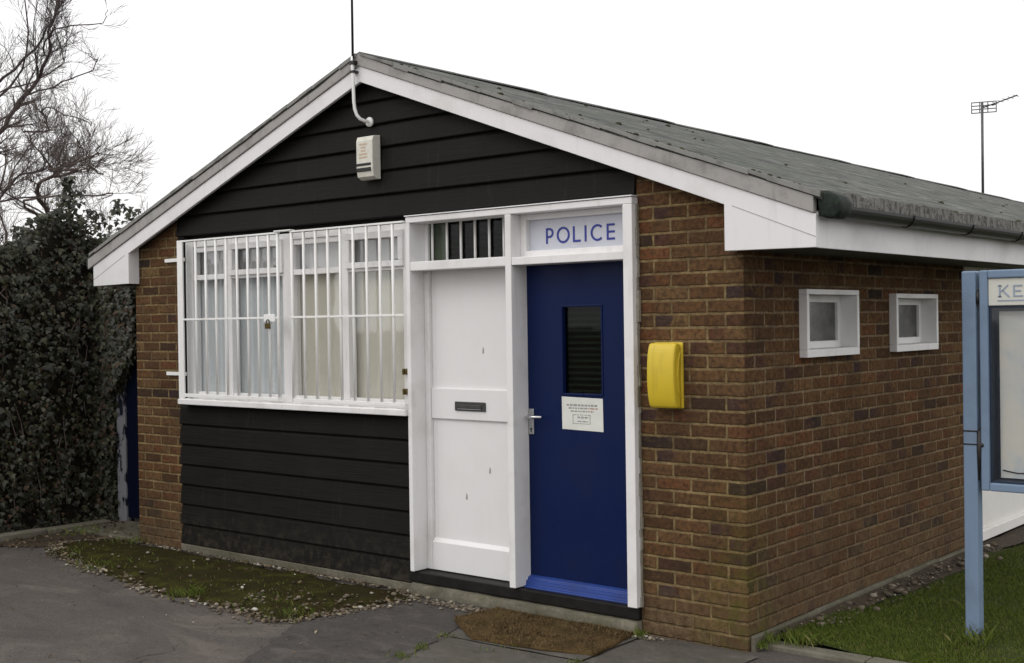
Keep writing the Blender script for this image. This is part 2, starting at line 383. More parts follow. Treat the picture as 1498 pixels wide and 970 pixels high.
def coir():
    k=NT('coir_mat'); p=k.pos(); a=k.noise(k.scale(p,(1,3.0,1)),55,5,.75,.4); b=k.noise(p,5,4,.6); c=k.noise(p,2.2,3); d=k.noise(p,170,3,.7)
    col=k.mix(a,(.062,.040,.017),(.185,.122,.053)); col=k.mix(k.rng(b,.42,.62,0,.75),col,(.048,.030,.013)); col=k.mix(k.rng(c,.5,.65,0,.5),col,(.115,.088,.035)); col=k.mix(k.rng(k.noise(p,18,5,.8),.52,.66,0,.7),col,(.03,.018,.008))
    col=k.mix(k.rng(d,.55,.75,0,.5),col,(.03,.018,.008))
    return k.fin(col,1,k.bump(k.math('ADD',a,d),.9,.012),.1)
M['coir']=coir()
M['coir_fibre']=leafm('coir_fibre',[(0,(.032,.020,.010)),(.4,(.078,.051,.022)),(.8,(.145,.096,.042)),(1,(.23,.17,.09))],.9,.1)
def poster():
    k=NT('faded_map_poster'); p=k.pos(); x,y,z=k.xyz(p); a=k.noise(p,3.2,4,.6,.8); b=k.noise(p,11,3)
    col=k.mix(k.rng(a,.40,.60,0,1),(.58,.57,.52),(.49,.52,.54)); col=k.mix(k.rng(b,.55,.7,0,.4),col,(.62,.59,.52))
    col=k.mix(k.rng(k.noise(k.scale(p,(3,1,.6)),2.2,3,.5,1.2),.56,.62,0,.5),col,(.36,.44,.52))
    return k.fin(col,.6,None,.3)
M['poster']=poster()

# ------------------------------------------------------------------ world, sun, camera
el, az = R_(42), R_(203)          # azimuth measured from +Y towards +X
w=bpy.data.worlds.new('World'); S.world=w; w.use_nodes=True
nt=w.node_tree; bg=nt.nodes['Background']
sky=nt.nodes.new('ShaderNodeTexSky'); sky.sky_type='NISHITA'; sky.sun_disc=False; sky.sun_elevation=el; sky.sun_rotation=az
sky.dust_density=4; sky.air_density=1; sky.altitude=20
mx=nt.nodes.new('ShaderNodeMix'); mx.data_type='RGBA'; mx.inputs[0].default_value=.95   # thick even cloud over the clear sky
nt.links.new(sky.outputs[0],mx.inputs[6]); 
tcw=nt.nodes.new('ShaderNodeTexCoord'); sx=nt.nodes.new('ShaderNodeSeparateXYZ'); nt.links.new(tcw.outputs['Generated'],sx.inputs[0])
rw=nt.nodes.new('ShaderNodeValToRGB'); nt.links.new(sx.outputs[2],rw.inputs[0]); rw.color_ramp.elements[0].position=0; rw.color_ramp.elements[1].position=1
rw.color_ramp.elements[0].color=(.585,.58,.58,1); rw.color_ramp.elements[1].color=(1,.99,.985,1)
vm=nt.nodes.new('ShaderNodeVectorMath'); vm.operation='SCALE'; nt.links.new(rw.outputs[0],vm.inputs[0]); vm.inputs['Scale'].default_value=17.2
nt.links.new(vm.outputs[0],mx.inputs[7])
nt.links.new(mx.outputs[2],bg.inputs[0]); bg.inputs[1].default_value=.1
sd=Vector((math.sin(az)*math.cos(el),math.cos(az)*math.cos(el),math.sin(el)))
L=bpy.data.lights.new('sun','SUN'); L.energy=.65; L.angle=R_(35); L.color=(1,.975,.95)
so=bpy.data.objects.new('sun',L); COL.objects.link(so); so.rotation_euler=sd.to_track_quat('Z','Y').to_euler(); so.location=(0,-10,20)

cr=Vector((0.76843108,0.63977436,-0.0142281)); cu=Vector((0.00620375,0.01478507,0.99987145)); cf=Vector((-0.63990248,0.76842056,-0.00739231))
cd=bpy.data.cameras.new('camera'); cam=bpy.data.objects.new('camera',cd); COL.objects.link(cam)
cam.matrix_world=Matrix(((cr.x,cu.x,-cf.x,3.20346),(cr.y,cu.y,-cf.y,-5.76417),(cr.z,cu.z,-cf.z,1.765905),(0,0,0,1)))
cd.sensor_width=36; cd.lens=1793.55371*36/1498; cd.clip_end=2000; cd.clip_start=.05
S.camera=cam
S.view_settings.view_transform='Standard'; S.view_settings.look='None'; S.view_settings.exposure=0; S.view_settings.gamma=1

# ------------------------------------------------------------------ ground
def sheet(poly,z,name,mat,n=0):
    mb=MB(); mb.face([(x,y,z) for x,y in poly]); return mb.build(name,mat)
kind(sheet([(-250,-250),(250,-250),(250,250),(-250,250)],0,'ground',M['asphalt']),'structure')

def wobble_poly(poly,step,amp,seed):
    rnd=random.Random(seed); out=[]
    for i,p in enumerate(poly):
        q=poly[(i+1)%len(poly)]; d=math.dist(p,q); n=max(1,int(d/step))
        for k in range(n):
            t=k/n; x=p[0]+(q[0]-p[0])*t; y=p[1]+(q[1]-p[1])*t
            a=amp if 0<k else amp*.5
            out.append((x+rnd.uniform(-a,a),y+rnd.uniform(-a,a)))
    return out
kind(sheet(wobble_poly([(-2.42,-.06),(-1.66,-.06),(-1.62,-.46),(-1.41,-1.10),(-1.1,-2.2),(-1.75,-2.2),(-2.42,-1.05)],.07,.022,3),.004,'tarmac_patch',M['patch']),'structure')
mb=MB()
# two worn paving slabs before the door, thin joints between
for poly in ([(-1.62,-.10),(-.62,-.10),(-.60,-.68),(-1.50,-.72)],[(-.595,-.07),(.10,-.07),(.10,-.80),(-.575,-.68)],[(-1.48,-.735),(-.585,-.695),(-.50,-1.5),(-1.25,-1.6)],[(-.57,-.695),(.3,-.815),(.3,-1.6),(-.485,-1.5)]):
    mb.face([(x,y,.008) for x,y in wobble_poly(poly,.1,.006,len(mb.f)+11)])
kind(mb.build('pavement',M['paving']),'structure')

# lawn ground right of the building, gently uneven
mb=MB(); nx,ny=60,80
def lawn_z(x,y):
    return .03+.022*mnoise.noise(Vector((x*1.7,y*1.7,0)))+.012*max(0,1-abs(x-.2)/.3)
vs=[];fs=[]
for j in range(ny+1):
    for i in range(nx+1):
        x=.03+7*(i/nx)**1.5; y=.22+12*(j/ny)**1.3
        vs.append((x,y,lawn_z(x,y)))
for j in range(ny):
    for i in range(nx):
        a=j*(nx+1)+i; fs.append((a,a+1,a+nx+2,a+nx+1))
mb.mesh(vs,fs,0,True); kind(mb.build('lawn',M['lawn']),'structure')
# soil strip between wall and lawn
mb=MB(); vs=[];fs=[]
n=60
for j in range(n+1):
    y=.3+12*j/n; wd=(.05+.17*min(1,max(0,(y-.55)/1.2)))*(.8+.35*mnoise.noise(Vector((y*3,0,0))))
    for i in range(6):
        t=i/5; x=.03+wd*t; vs.append((x,y,.066-.02*t+.012*mnoise.noise(Vector((x*15,y*9,4)))))
for j in range(n):
    for i in range(5):
        a=j*6+i; fs.append((a,a+1,a+7,a+6))
mb.mesh(vs,fs,0,True); kind(mb.build('soil',M['soil']),'structure')
# concrete edging at the head of the lawn
mb=MB()
x=-.02
rk=random.Random(5)
for ln in (.62,.9,.9,.9,.9,.9):
    mb.box(x,x+ln-.008,.115+rk.uniform(-.004,.004),.225,-.05,.026+rk.uniform(-.004,.004)); x+=ln
kind(mb.build('kerb',M['kerb'],None,.008),'structure')
# old kerb stones at the foot of the hedge
mb=MB(); y=.35
for ln in (.62,.7,.7,.8,.9):
    mb.box(-6.70+rk.uniform(-.015,.015),-6.58,y-ln+.012,y,-.03,.055+rk.uniform(-.01,.01)); y-=ln
kind(mb.build('edging',M['kerb'],None,.012),'structure')
sheet_soil=sheet(wobble_poly([(-6.9,.6),(-5.6,.6),(-5.62,.0),(-5.8,-.35),(-6.1,-.62),(-6.5,-.9),(-6.9,-1.4)],.12,.02,8),.005,'earth',M['soil']); kind(sheet_soil,'structure')
mb=MB(); mb.box(-6.55,-5.63,-.02,.5,-.02,.03)
kind(mb.build('path',M['concrete'],None,.01),'structure')

# ------------------------------------------------------------------ the building
B=thing('brick_building','single storey brown brick police office with black boarded gable and blue door','building',(-2.8,5,0))
AP=-2.805; W=5.61; LEN=14.6
def roofz(x,off=0): return 3.578-.360*abs(x-AP)+off
def bargez(x): return 3.386-.3695*abs(x-AP)      # underside of bargeboard

# brick piers of the front (front face y=0, 10cm thick, tops behind the bargeboard)
mb=MB(); mb.prism([(-.672,0),(0,0),(0,2.38),(-.672,2.64)],0,.10,'y')
# the part of the side wall, one solid outline with holes for the small windows
mb.build('brick_pier',M['brick_front'],B)
mb=MB(); mb.prism([(-W,0),(-5.013,0),(-5.013,2.60),(-W,2.38)],0,.10,'y'); mb.build('brick_pier',M['brick_front'],B)
wins=[(.635,1.335,1.542,1.932),(1.905,2.625,1.540,1.918)]
def side_sheet(x,y0,y1,z0,z1,holes,thick):
    mb=MB(); ys=sorted({y0,y1,*[h[0]+.02 for h in holes],*[h[1]-.02 for h in holes]}); zs=sorted({z0,z1,*[h[2]+.02 for h in holes],*[h[3]-.02 for h in holes]})
    for a,b in zip(ys,ys[1:]):
        for c,d in zip(zs,zs[1:]):
            m=((a+b)/2,(c+d)/2)
            if any(h[0]<m[0]<h[1] and h[2]<m[1]<h[3] for h in holes): continue
            for xx in (x,x-thick): mb.face([(xx,a,c),(xx,b,c),(xx,b,d),(xx,a,d)])
    return mb
side_sheet(-.0005,.1005,3.26,0,2.30,wins,.10).build('side_wall',M['brick_side'],B)
mb=MB(); mb.face([(0,.0,0),(0,.1005,0),(0,.1005,2.3),(0,.0,2.3)])     # return of the corner, bonded with the side
# white rendered rear section raised on a dark base
mb=MB(); mb.box(-.10,.012,3.2605,LEN,.16,2.13); mb.box(-.02,.045,3.2605,LEN,.085,.1595); mb.build('rendered_wall',M['render_white'],B,.004,'white rendered rear section of the side wall')
mb=MB(); mb.box(-.1,-.03,3.2605,LEN,0,.084); mb.build('base_course',M['slate'],B)
mb=MB(); mb.box(-W,-W+.1,.1005,LEN,0,2.3); mb.build('side_wall',M['brick_side'],B)
mb=MB(); mb.prism([(-W+.1,0),(-.1,0),(-.1,2.4),(AP,3.4),(-W+.1,2.4)],LEN-.1,LEN,'y'); mb.build('rear_wall',M['brick_front'],B)
# concrete footing ledge along the side wall
mb=MB(); y=.02
while y<3.24:
    ln=min(rk.uniform(.5,.8),3.255-y); mb.box(.001,.034+rk.uniform(-.004,.006),y,y+ln,-.02,.083+rk.uniform(-.006,.006)); y+=ln
mb.build('footing',M['concrete'],B,.008)
# floor and dim room inside
mb=MB(); mb.box(-W+.1,-.1,.12,LEN-.1,-.02,.05); mb.box(-W+.1,-.1,3.6,3.7,.05,2.3); mb.build('interior',M['interior'],B)

# black weatherboarding: lapped boards, each with a lip
def boards(z0,z1,pitch,xl,xr,clip=None):
    mb=MB(); z=z0; i=0
    while z<z1-.005:
        zt=min(z+pitch,z1)
        def lim(zz):
            if not clip: return xl,xr
            h=(clip-zz)/.3695
            return max(xl,AP-h),min(xr,AP+h)
        a0,a1=lim(z); b0,b1=lim(zt)
        if a1-a0<.02: break
        if b1-b0<.01: b0=b1=AP; 
        yb=-.020+random.uniform(-.002,.002); yt=-.006
        zl=z+.006
        c0,c1=lim(zl)
        mb.face([(a0,yb+.004,z),(a1,yb+.004,z),(c1,yb,zl),(c0,yb,zl)])
        zs=zt-.026; s0,s1=lim(zs)
        mb.face([(c0,yb,zl),(c1,yb,zl),(s1,yt,zs),(s0,yt,zs)])
        mb.face([(s0,yt,zs),(s1,yt,zs),(b1,yt+.016,zt),(b0,yt+.016,zt)])
        mb.face([(a0,.03,z),(a1,.03,z),(a1,yb+.004,z),(a0,yb+.004,z)])
        mb.face([(a1,yb+.004,z),(a1,.03,z),(b1,.03,zt),(b1,yt+.016,zt),(s1,yt,zs),(c1,yb,zl)])
        mb.face([(a0,yb+.004,z),(a0,.03,z),(b0,.03,zt),(b0,yt+.016,zt),(s0,yt,zs),(c0,yb,zl)])
        z=zt; i+=1
    return mb
g=boards(2.478,3.46,.158,-5.011,-.674,3.47)
g.face([(-5.01,.03,2.478),(-.674,.03,2.478),(-.674,.03,2.68),(AP,.03,3.47),(-5.01,.03,2.65)])
g.build('gable_cladding',M['board'],B)
b=boards(.062,1.162,.157,-5.011,-2.445); b.face([(-5.011,.035,.06),(-2.44,.035,.06),(-2.44,.035,1.17),(-5.011,.035,1.17)]); b.build('lower_cladding',M['board'],B)
# blank strip of boarding between left pier and window
mb=MB(); mb.box(-5.011,-4.93,-.004,.05,1.1625,2.4775); mb.build('corner_board',M['board'],B)
# unseen backing added above/around the openings so no daylight leaks
mb=MB(); mb.box(-5.0,-2.45,.05,.09,2.44,2.7); mb.build('daylight_backing',M['board'],B)

mb=MB(); mb.box(-5.013,-2.46,-.022,.09,-.02,.060); mb.build('plinth',M['concrete'],B,.006)
mb=MB(); mb.box(-2.462,-.672,-.030,.13,.0785,.146); mb.build('door_sill',M['slate'],B,.006)
mb=MB(); n=70; vs=[]; fs=[]                        # worn concrete step with crumbling edge
for q in range(n+1):
    x=-2.458+(2.458-.674)*q/n; a=mnoise.noise(Vector((x*6,0,1))); c=mnoise.noise(Vector((x*17,3,1))); e=-.050+.010*a+.008*c; t=.066+.007*mnoise.noise(Vector((x*5,7,2)))
    vs+=[(x,.10,-.02),(x,.10,t+.010),(x,e+.035,t+.006+.003*c),(x,e+.010,t-.002+.004*a),(x,e,t-.018+.006*c),(x,e-.006+.006*a,.025),(x,e-.012+.010*c,-.02)]
for q in range(n):
    for k_ in range(6): a=q*7+k_; fs.append((a,a+1,a+8,a+7))
fs+= [tuple(range(7)),tuple(range(n*7,n*7+7))]
mb.mesh(vs,fs,0,True); mb.build('door_step',M['concrete'],B)

# roof slabs, felt edge, verge trims, bargeboards, fascias
for s in (1,-1):
    xe=AP+s*3.305
    mb=MB(); n=24
    top=[];bot=[]
    for jy in range(n+1):
        y=-.108+(LEN+.2)*jy/n
        sag=-.0066*y
        row=[]
        for ix in range(9):
            t=ix/8; x=AP+s*3.305*t
            row.append((x,y,roofz(x)+sag*(1-t)+.006*mnoise.noise(Vector((x*1.6,y*1.1,2)))))
        top.append(row); bot.append([(p[0],p[1],p[2]-.034) for p in row])
    vs=[p for r in top for p in r]+[p for r in bot for p in r]; N=9*(n+1); fs=[]
    for j in range(n):
        for i in range(8):
            a=j*9+i; fs.append((a,a+1,a+10,a+9)); fs.append((N+a,N+a+9,N+a+10,N+a+1))
        a=j*9+8; fs.append((a,N+a,N+a+9,a+9))
    for i in range(8): fs.append((i,N+i,N+i+1,i+1)); a=n*9+i; fs.append((a,a+1,N+a+1,N+a))
    mb.mesh(vs,fs,0,True)
    ro=mb.build('roof',M['felt'],B)
    m_=ro.modifiers.new('split','EDGE_SPLIT'); m_.split_angle=R_(40)
    # ragged felt hanging over the eaves
    mb=MB(); y=-.06; rr=random.Random(4)
    while y<LEN:
        dy=rr.uniform(.03,.12); zt=roofz(xe)+.012+rr.uniform(-.006,.008); zb=roofz(xe)-.068-rr.uniform(0,.02); xo=rr.uniform(.002,.012)
        mb.prism([(xe-s*.05,zt+.014),(xe+s*xo,zt),(xe+s*(xo+.004),zb),(xe-s*.004,zb),(xe-s*.012,zt-.012)],y,y+dy,'y'); y+=dy
    mb.build('eaves_felt',M['felt_edge'],B)
    # verge trim (grey band above the bargeboard)
    mb=MB()
    tt=lambda d: 3.494-.369*d+(.080-.050*d if d<.4 else .060+.0085*(d-.4))
    tb=lambda d: 3.494-.369*d
    dd=[0,.4,.8,1.2,1.6,2.0,2.4,2.8,3.2,3.335 if s<0 else 3.262]
    up=[(AP+s*d,tt(d)+ (random.uniform(-.005,.005) if 0<d<3.2 else 0)) for d in dd]; dn=[(AP+s*d,tb(d)) for d in reversed(dd)]
    mb.prism(up+dn,-.112,-.070,'y'); mb.build('verge_trim',M['verge'],B,.004)
    # ragged edge of the felt turned over the verge, lighter where it is worn
    mb=MB(); rr=random.Random(14+s); d=.02
    while d<3.28:
        d2=min(d+rr.uniform(.10,.32),3.30); h0=rr.uniform(.006,.020)
        za,zb_=roofz(AP+s*d),roofz(AP+s*d2)
        mb.prism([(AP+s*d,za+.006),(AP+s*d2,zb_+.006),(AP+s*d2,zb_-h0-.008),(AP+s*d,za-h0-.004)],-.119-rr.uniform(0,.006),-.1085,'y'); d=d2
    mb.build('verge_edge',M['verge_worn'],B)
    # bargeboard with its boxed end
    wt=lambda d: 3.492-.369*d
    inner=2.751; outer=3.270
    poly=[(AP,wt(0)),(AP+s*outer,wt(outer)),(AP+s*outer,2.119),(AP+s*inner,2.125),(AP+s*inner,bargez(AP+s*inner)),(AP,3.386)]
    mb=MB(); mb.prism(poly,-.100,-.075,'y'); bg_=mb.build('bargeboard',M['white_barge'],B,.003)
    # joint line between raking board and box (a shallow batten)
    mb=MB(); d0,d1=2.80,3.268
    mb.prism([(AP+s*d0,wt(d0)-.098),(AP+s*d1,wt(d1)-.112),(AP+s*d1,wt(d1)-.116),(AP+s*d0,wt(d0)-.102)],-.1012,-.099,'y'); mb.build('board_joint',M['verge'],bg_)
    # inner return of the boxed end
    mb=MB(); mb.box(min(AP+s*inner,AP+s*(inner+.02)),max(AP+s*inner,AP+s*(inner+.02)),-.075,-.001,2.125,bargez(AP+s*inner)+.06); mb.build('box_return',M['white_barge'],B)
    # eaves fascia running back
    xf=AP+s*outer
    mb=MB(); mb.box(min(xf-s*.02,xf),max(xf-s*.02,xf),-.0745,LEN,2.118,2.30); mb.build('fascia',M['white_barge'],B,.002)
    # eaves soffit and sloping gable soffit
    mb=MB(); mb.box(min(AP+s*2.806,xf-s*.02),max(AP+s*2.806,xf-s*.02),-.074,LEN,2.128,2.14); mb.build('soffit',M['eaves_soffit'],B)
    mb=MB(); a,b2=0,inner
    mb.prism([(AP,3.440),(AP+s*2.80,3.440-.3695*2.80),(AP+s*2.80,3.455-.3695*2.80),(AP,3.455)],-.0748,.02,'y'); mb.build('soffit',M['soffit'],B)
    # gutter
    gx=xe+s*.036; gz=roofz(xe)-.066
    mb=MB(); y0=-.05; arc=[(gx+.050*math.cos(t),gz+.058*math.sin(t)) for t in [PI+PI*i/12 for i in range(13)]]
    arc2=[(gx+.046*math.cos(t),gz+.054*math.sin(t)) for t in [2*PI-PI*i/12 for i in range(13)]]
    mb.prism(arc+arc2,y0,LEN,'y')
    gt=mb.build('gutter',M['gutter'],B)
    mb=MB(); e0=AP+s*3.2745; rr=random.Random(6); N_=16; rings=[]     # moss caked round the stop end
    base=[(e0,gz+.075),(e0+s*.05,gz+.072),(gx+s*.040,gz+.045),(gx+s*.054,gz+.012)]+[(gx+s*.056*math.cos(t),gz-.064*math.sin(t)) for t in [PI*i/10 for i in range(1,7)]]+[(e0,gz-.046)]
    c0=(sum(q[0] for q in base)/len(base),sum(q[1] for q in base)/len(base))
    for y_,f_ in ((-.094,.80),(-.088,.97),(-.060,1.0),(-.020,1.02),(.03,.99),(.055,.85)):
        rings.append([(max(c0[0]+(q[0]-c0[0])*f_*(1+rr.uniform(-.07,.07)),e0) if s>0 else min(c0[0]+(q[0]-c0[0])*f_*(1+rr.uniform(-.07,.07)),e0),y_+rr.uniform(-.004,.004),c0[1]+(q[1]-c0[1])*f_*(1+rr.uniform(-.07,.07))) for q in base])
    nb_=len(base); vs=[p_ for r_ in rings for p_ in r_]; fs=[(a*nb_+q,a*nb_+(q+1)%nb_,(a+1)*nb_+(q+1)%nb_,(a+1)*nb_+q) for a in range(5) for q in range(nb_)]+[tuple(range(nb_)),tuple(range(5*nb_,6*nb_))]
    mb.mesh(vs,fs,0,True); mb.build('stop_end',M['moss_black'],gt)
    y=.86
    while y<LEN:
        mb=MB(); a1=[(gx+.056*math.cos(t),gz+.064*math.sin(t)) for t in [PI+PI*i/10 for i in range(11)]]; a2=[(gx+.0505*math.cos(t),gz+.0585*math.sin(t)) for t in [2*PI-PI*i/10 for i in range(11)]]
        mb.prism(a1+a2,y,y+.07,'y'); mb.build('bracket',M['gutter'],gt); y+=.93
# ridge capping
mb=MB()
for q in range(16):
    y0=-.10+q*.92; y1=y0+.935; sg=-.0066*y0; zz=roofz(AP)+sg+.010+.005*(q%2)
    mb.prism([(AP-.14,zz-.050),(AP,zz),(AP+.14,zz-.050),(AP+.14,zz-.056),(AP,zz-.008),(AP-.14,zz-.056)],y0,y1,'y')
mb.build('ridge_cap',M['felt'],B)

# cushions of moss and grit lodged on the felt, thickest along the edges
def lump(mb,c,r,rg_):
    vs=[];n=7
    for (zf,rf) in ((-.3,1.0),(.25,.95),(.65,.6)):
        for q in range(n):
            t=2*PI*q/n+rg_.uniform(-.2,.2); f=rf*rg_.uniform(.75,1.2); vs.append((c[0]+math.cos(t)*r*f,c[1]+math.sin(t)*r*1.3*f,c[2]+zf*r*.75))
    vs.append((c[0],c[1],c[2]+r*.7)); fs=[]
    for l in range(2):
        for q in range(n): fs.append((l*n+q,l*n+(q+1)%n,(l+1)*n+(q+1)%n,(l+1)*n+q))
    for q in range(n): fs.append((2*n+q,2*n+(q+1)%n,3*n))
    mb.mesh(vs,fs,0,True)
mb=MB(); rl=random.Random(41)
for q in range(190):
    s_=1 if rl.random()<.8 else -1; mode=rl.random()
    if mode<.40: d,y=3.295-abs(rl.gauss(0,.05)),rl.uniform(-.08,8)
    elif mode<.65: d,y=rl.uniform(.05,3.2),-.10+abs(rl.gauss(0,.06))
    elif mode<.80: d,y=abs(rl.gauss(0,.10)),rl.uniform(0,10)
    else: d,y=rl.uniform(.2,3.2),rl.uniform(0,9)
    x=AP+s_*d; lump(mb,(x,y,roofz(x)-.0066*y*(1-d/3.305)+.002),rl.uniform(.006,.017) if rl.random()<.9 else rl.uniform(.016,.026),rl)
kind(mb.build('moss_cushions',M['moss_dry'],B),'stuff')

# --- barred front window
mb=MB(); F0,F1=.004,.075
for a,b2 in ((-4.928,-4.835),(-4.446,-4.352),(-3.757,-3.644),(-3.151,-3.062),(-2.53,-2.442)): mb.box(a,b2,F0,F1,1.207,2.43)
mb2=MB()
xs=[-4.835,-4.446,-4.352,-3.757,-3.644,-3.151,-3.062,-2.53]
wf=mb.build('window',M['white'],B,.003,'wide four bay white window behind the bars')
for i in range(0,8,2):
    a,b2=xs[i],xs[i+1]; m=MB(); m.box(a+.0005,b2-.0005,F0+.003,F1,2.128,2.168); m.build('transom',M['white'],wf,.003)
    m=MB(); m.box(a+.0005,b2-.0005,F0+.003,F1,2.385,2.43); m.build('head_rail',M['white'],wf,.003); m=MB(); m.box(a+.0005,b2-.0005,F0+.003,F1,1.207,1.262); m.build('bottom_rail',M['white'],wf,.003)
    up=i in (2,6)
    if up:    # opening top light with its own sash
        m=MB(); y0,y1=-.014,.03
        m.box(a-.012,b2+.012,y0,y1,2.345,2.392); m.box(a-.012,b2+.012,y0,y1,2.150,2.190); m.box(a-.012,a+.03,y0,y1,2.1905,2.3445); m.box(b2-.03,b2+.012,y0,y1,2.1905,2.3445)
        sa=m.build('sash',M['white'],wf,.003)
        m=MB(); xx=b2-.08; m.tube([(xx-.09,.06,2.196),(xx,.055,2.20),(xx+.012,.05,2.225)],.007,6); m.box(xx-.02,xx+.02,.045,.07,2.192,2.204); m.build('stay',M['dark'],wf)
    else:
        m=MB(); m.box(a+.001,b2-.001,F0+.012,F1-.01,2.345,2.3845); m.build('sash',M['white'],wf,.003)
    m=MB(); m.box(a+.001,b2-.001,.040,.044,1.262,2.128); m.build('pane',M['glass'],wf)
    m=MB(); m.box(a+.001,b2-.001,.040,.044,2.168,2.36); m.build('pane',M['glass'],wf)
    # blinds hang behind the glass with soft vertical folds
    def folds(x0,x1,y,z0,z1,amp,mat,nm,lab=None):
        m=MB(); n=int((x1-x0)/.012); vs=[]; 
        for q in range(n+1):
            x=x0+(x1-x0)*q/n; yy=y+amp*math.sin(q*2*PI/7.5+mnoise.noise(Vector((x*6,1,0)))*2)
            vs+= [(x,yy,z0),(x,yy+.006,z1)]
        m.mesh(vs,[(2*q,2*q+2,2*q+3,2*q+1) for q in range(n)],0,True); return m.build(nm,mat,wf,0,lab)
    folds(a-.12,b2+.03,.082+.010*((i//2)%2),1.215,2.150,.0020,M['blind_blue'] if i<4 else M['blind_beige'],'blind','pale blue vertical blind' if i<4 else 'beige vertical blind')
    folds(a-.17,b2+.03,.112+.012*((i//2)%2),2.11,2.42,.006,M['net'],'net_curtain')
mb=MB(); mb.box(-4.935,-2.4425,-.085,.07,1.165,1.2065); mb.build('sill',M['white'],wf,.005)
mb=MB(); rr=random.Random(3)      # one strip of flaking paint along the sill
top=[]; x_=-4.90
while x_<-2.50:
    top.append((x_,1.2068+rr.choice((.0015,.002,.006,.009)))); x_+=rr.uniform(.015,.07)
mb.prism([(-4.92,1.2066)]+[(-2.46,1.2066)]+top[::-1],-.080,-.062,'y')
mb.build('paint_flake',M['white_metal'],wf)

# --- door surround: posts, head, transom rails
fr=MB()
for a,b2 in ((-2.440,-2.405),(-1.595,-1.547),(-.728,-.664)): fr.box(a,b2,-.060,.115,.152,2.4215)
fr.box(-2.440,-.664,-.060,.115,2.422,2.460)
fr.box(-2.4045,-1.5955,-.056,.115,2.110,2.168); fr.box(-1.5465,-.7285,-.056,.115,2.112,2.160)
dfm=fr.build('door_frame',M['white'],B,.004)
mb=MB(); mb.box(-2.444,-.660,-.068,.02,2.4630,2.4705); mb.build('head_flashing',M['white_barge'],dfm,.002)
mb=MB(); z=.1525; rr=random.Random(9)
while z<2.42:                                     # crumbling mortar fillet beside the outer post
    h_=rr.uniform(.03,.10); z1=min(z+h_,2.42); mb.box(-.6635,-.654+rr.uniform(-.004,.006),-.022+rr.uniform(-.008,.008),-.001,z,z1); z=z1
mb.build('mortar_fillet',M['render_grey'],dfm,.004)
# door stops / inner linings
mb=MB(); mb.box(-2.4045,-2.362,.070,.115,.152,2.1095); mb.box(-2.4045,-2.372,.078,.115,2.1685,2.4215); mb.build('door_stop',M['white'],dfm,.003)
# lining round the sign light
mb=MB(); y0,y1=.030,.10
mb.box(-1.5465,-1.500,y0,y1,2.1605,2.4215); mb.box(-1.4995,-.7285,y0,y1,2.386,2.4215); mb.box(-1.4995,-.7285,y0-.012,y1,2.1605,2.198); mb.build('sign_surround',M['white'],dfm,.004)
# small dark transom light with white bars
mb=MB(); mb.box(-2.372,-1.5955,.098,.102,2.1685,2.4215); mb.build('transom_light',M['glass_dark'],dfm)
for x_ in (-2.335,-2.205,-2.083,-1.962,-1.842,-1.722):
    m=MB(); m.tube([(x_,.085,2.169),(x_,.085,2.421)],.0085,8); m.build('bar',M['white_metal'],dfm)
mb=MB(); mb.box(-2.37,-2.26,.14,.15,2.17,2.42); mb.build('net_curtain',M['net'],dfm)

# --- blank white door with letter plate
mb=MB(); mb.box(-2.3615,-1.5955,.098,.135,.150,2.1095)
wd_=mb.build('door',M['white_clean'],B,.002,'blank white boarded door with a grey letter plate')
mb=MB(); mb.box(-2.3612,-1.60,.080,.0978,1.143,1.345); mb.build('middle_rail',M['white_clean'],wd_,.006)
mb=MB(); mb.prism([(.0978,.152),(.072,.152),(.072,.335),(.0978,.362)],-2.3612,-1.5958,'x'); mb.build('bottom_rail',M['white_clean'],wd_,.004)
mb=MB(); mb.box(-2.335,-2.3305,.0965,.0979,.37,1.14); mb.box(-2.335,-2.3305,.0965,.0979,1.35,2.10); mb.build('panel_edge',M['white'],wd_)
mb=MB(); mb.box(-2.146,-1.886,.070,.0798,1.203,1.262); lb=mb.build('letter_plate',M['letterbox'],wd_,.004)
mb=MB(); mb.box(-2.118,-1.914,.064,.0698,1.213,1.243); mb.build('flap',M['letterbox'],lb,.004)
mb=MB(); mb.box(-2.115,-1.917,.0632,.066,1.2135,1.217); mb.build('flap_edge',M['steel'],lb)
for (x_,z_) in ((-1.918,1.594),(-1.875,.834),(-2.076,.653)):
    mb=MB(); mb.prism([(x_-.009,z_-.02),(x_+.006,z_-.024),(x_+.008,z_+.005),(x_-.002,z_+.02)],.0968,.0981,'y'); mb.build('paint_chip',M['verge'],wd_)

# --- blue door
mb=MB(); X0,X1,Y0,Y1=-1.5465,-.7285,.088,.132
gx0,gx1,gz0,gz1=-1.285,-.978,1.325,1.865
mb.box(X0,gx0,Y0,Y1,.215,2.1115); mb.box(gx1,X1,Y0,Y1,.215,2.1115); mb.box(gx0,gx1,Y0,Y1,.215,gz0); mb.box(gx0,gx1,Y0,Y1,gz1,2.1115)
bd=mb.build('door',M['blue_door'],B,0,'dark blue door with a narrow dark glazed light')
mb=MB()
for q in (0,1,2): pass
mb.prism([(.088,.214),(.060,.206),(.056,.190),(.040,.186),(.036,.160),(.020,.156),(.018,.146),(.12,.146),(.12,.214)],X0+.0003,X1-.0003,'x'); mb.build('weatherboard',M['blue_sill'],bd,.003)
mb=MB(); e=.012
mb.box(gx0,gx0+e,.082,.128,gz0,gz1); mb.box(gx1-e,gx1,.082,.128,gz0,gz1); mb.box(gx0+e,gx1-e,.082,.128,gz0,gz0+e); mb.box(gx0+e,gx1-e,.082,.128,gz1-e,gz1); mb.build('glazing_bead',M['blue_door'],bd,.003)
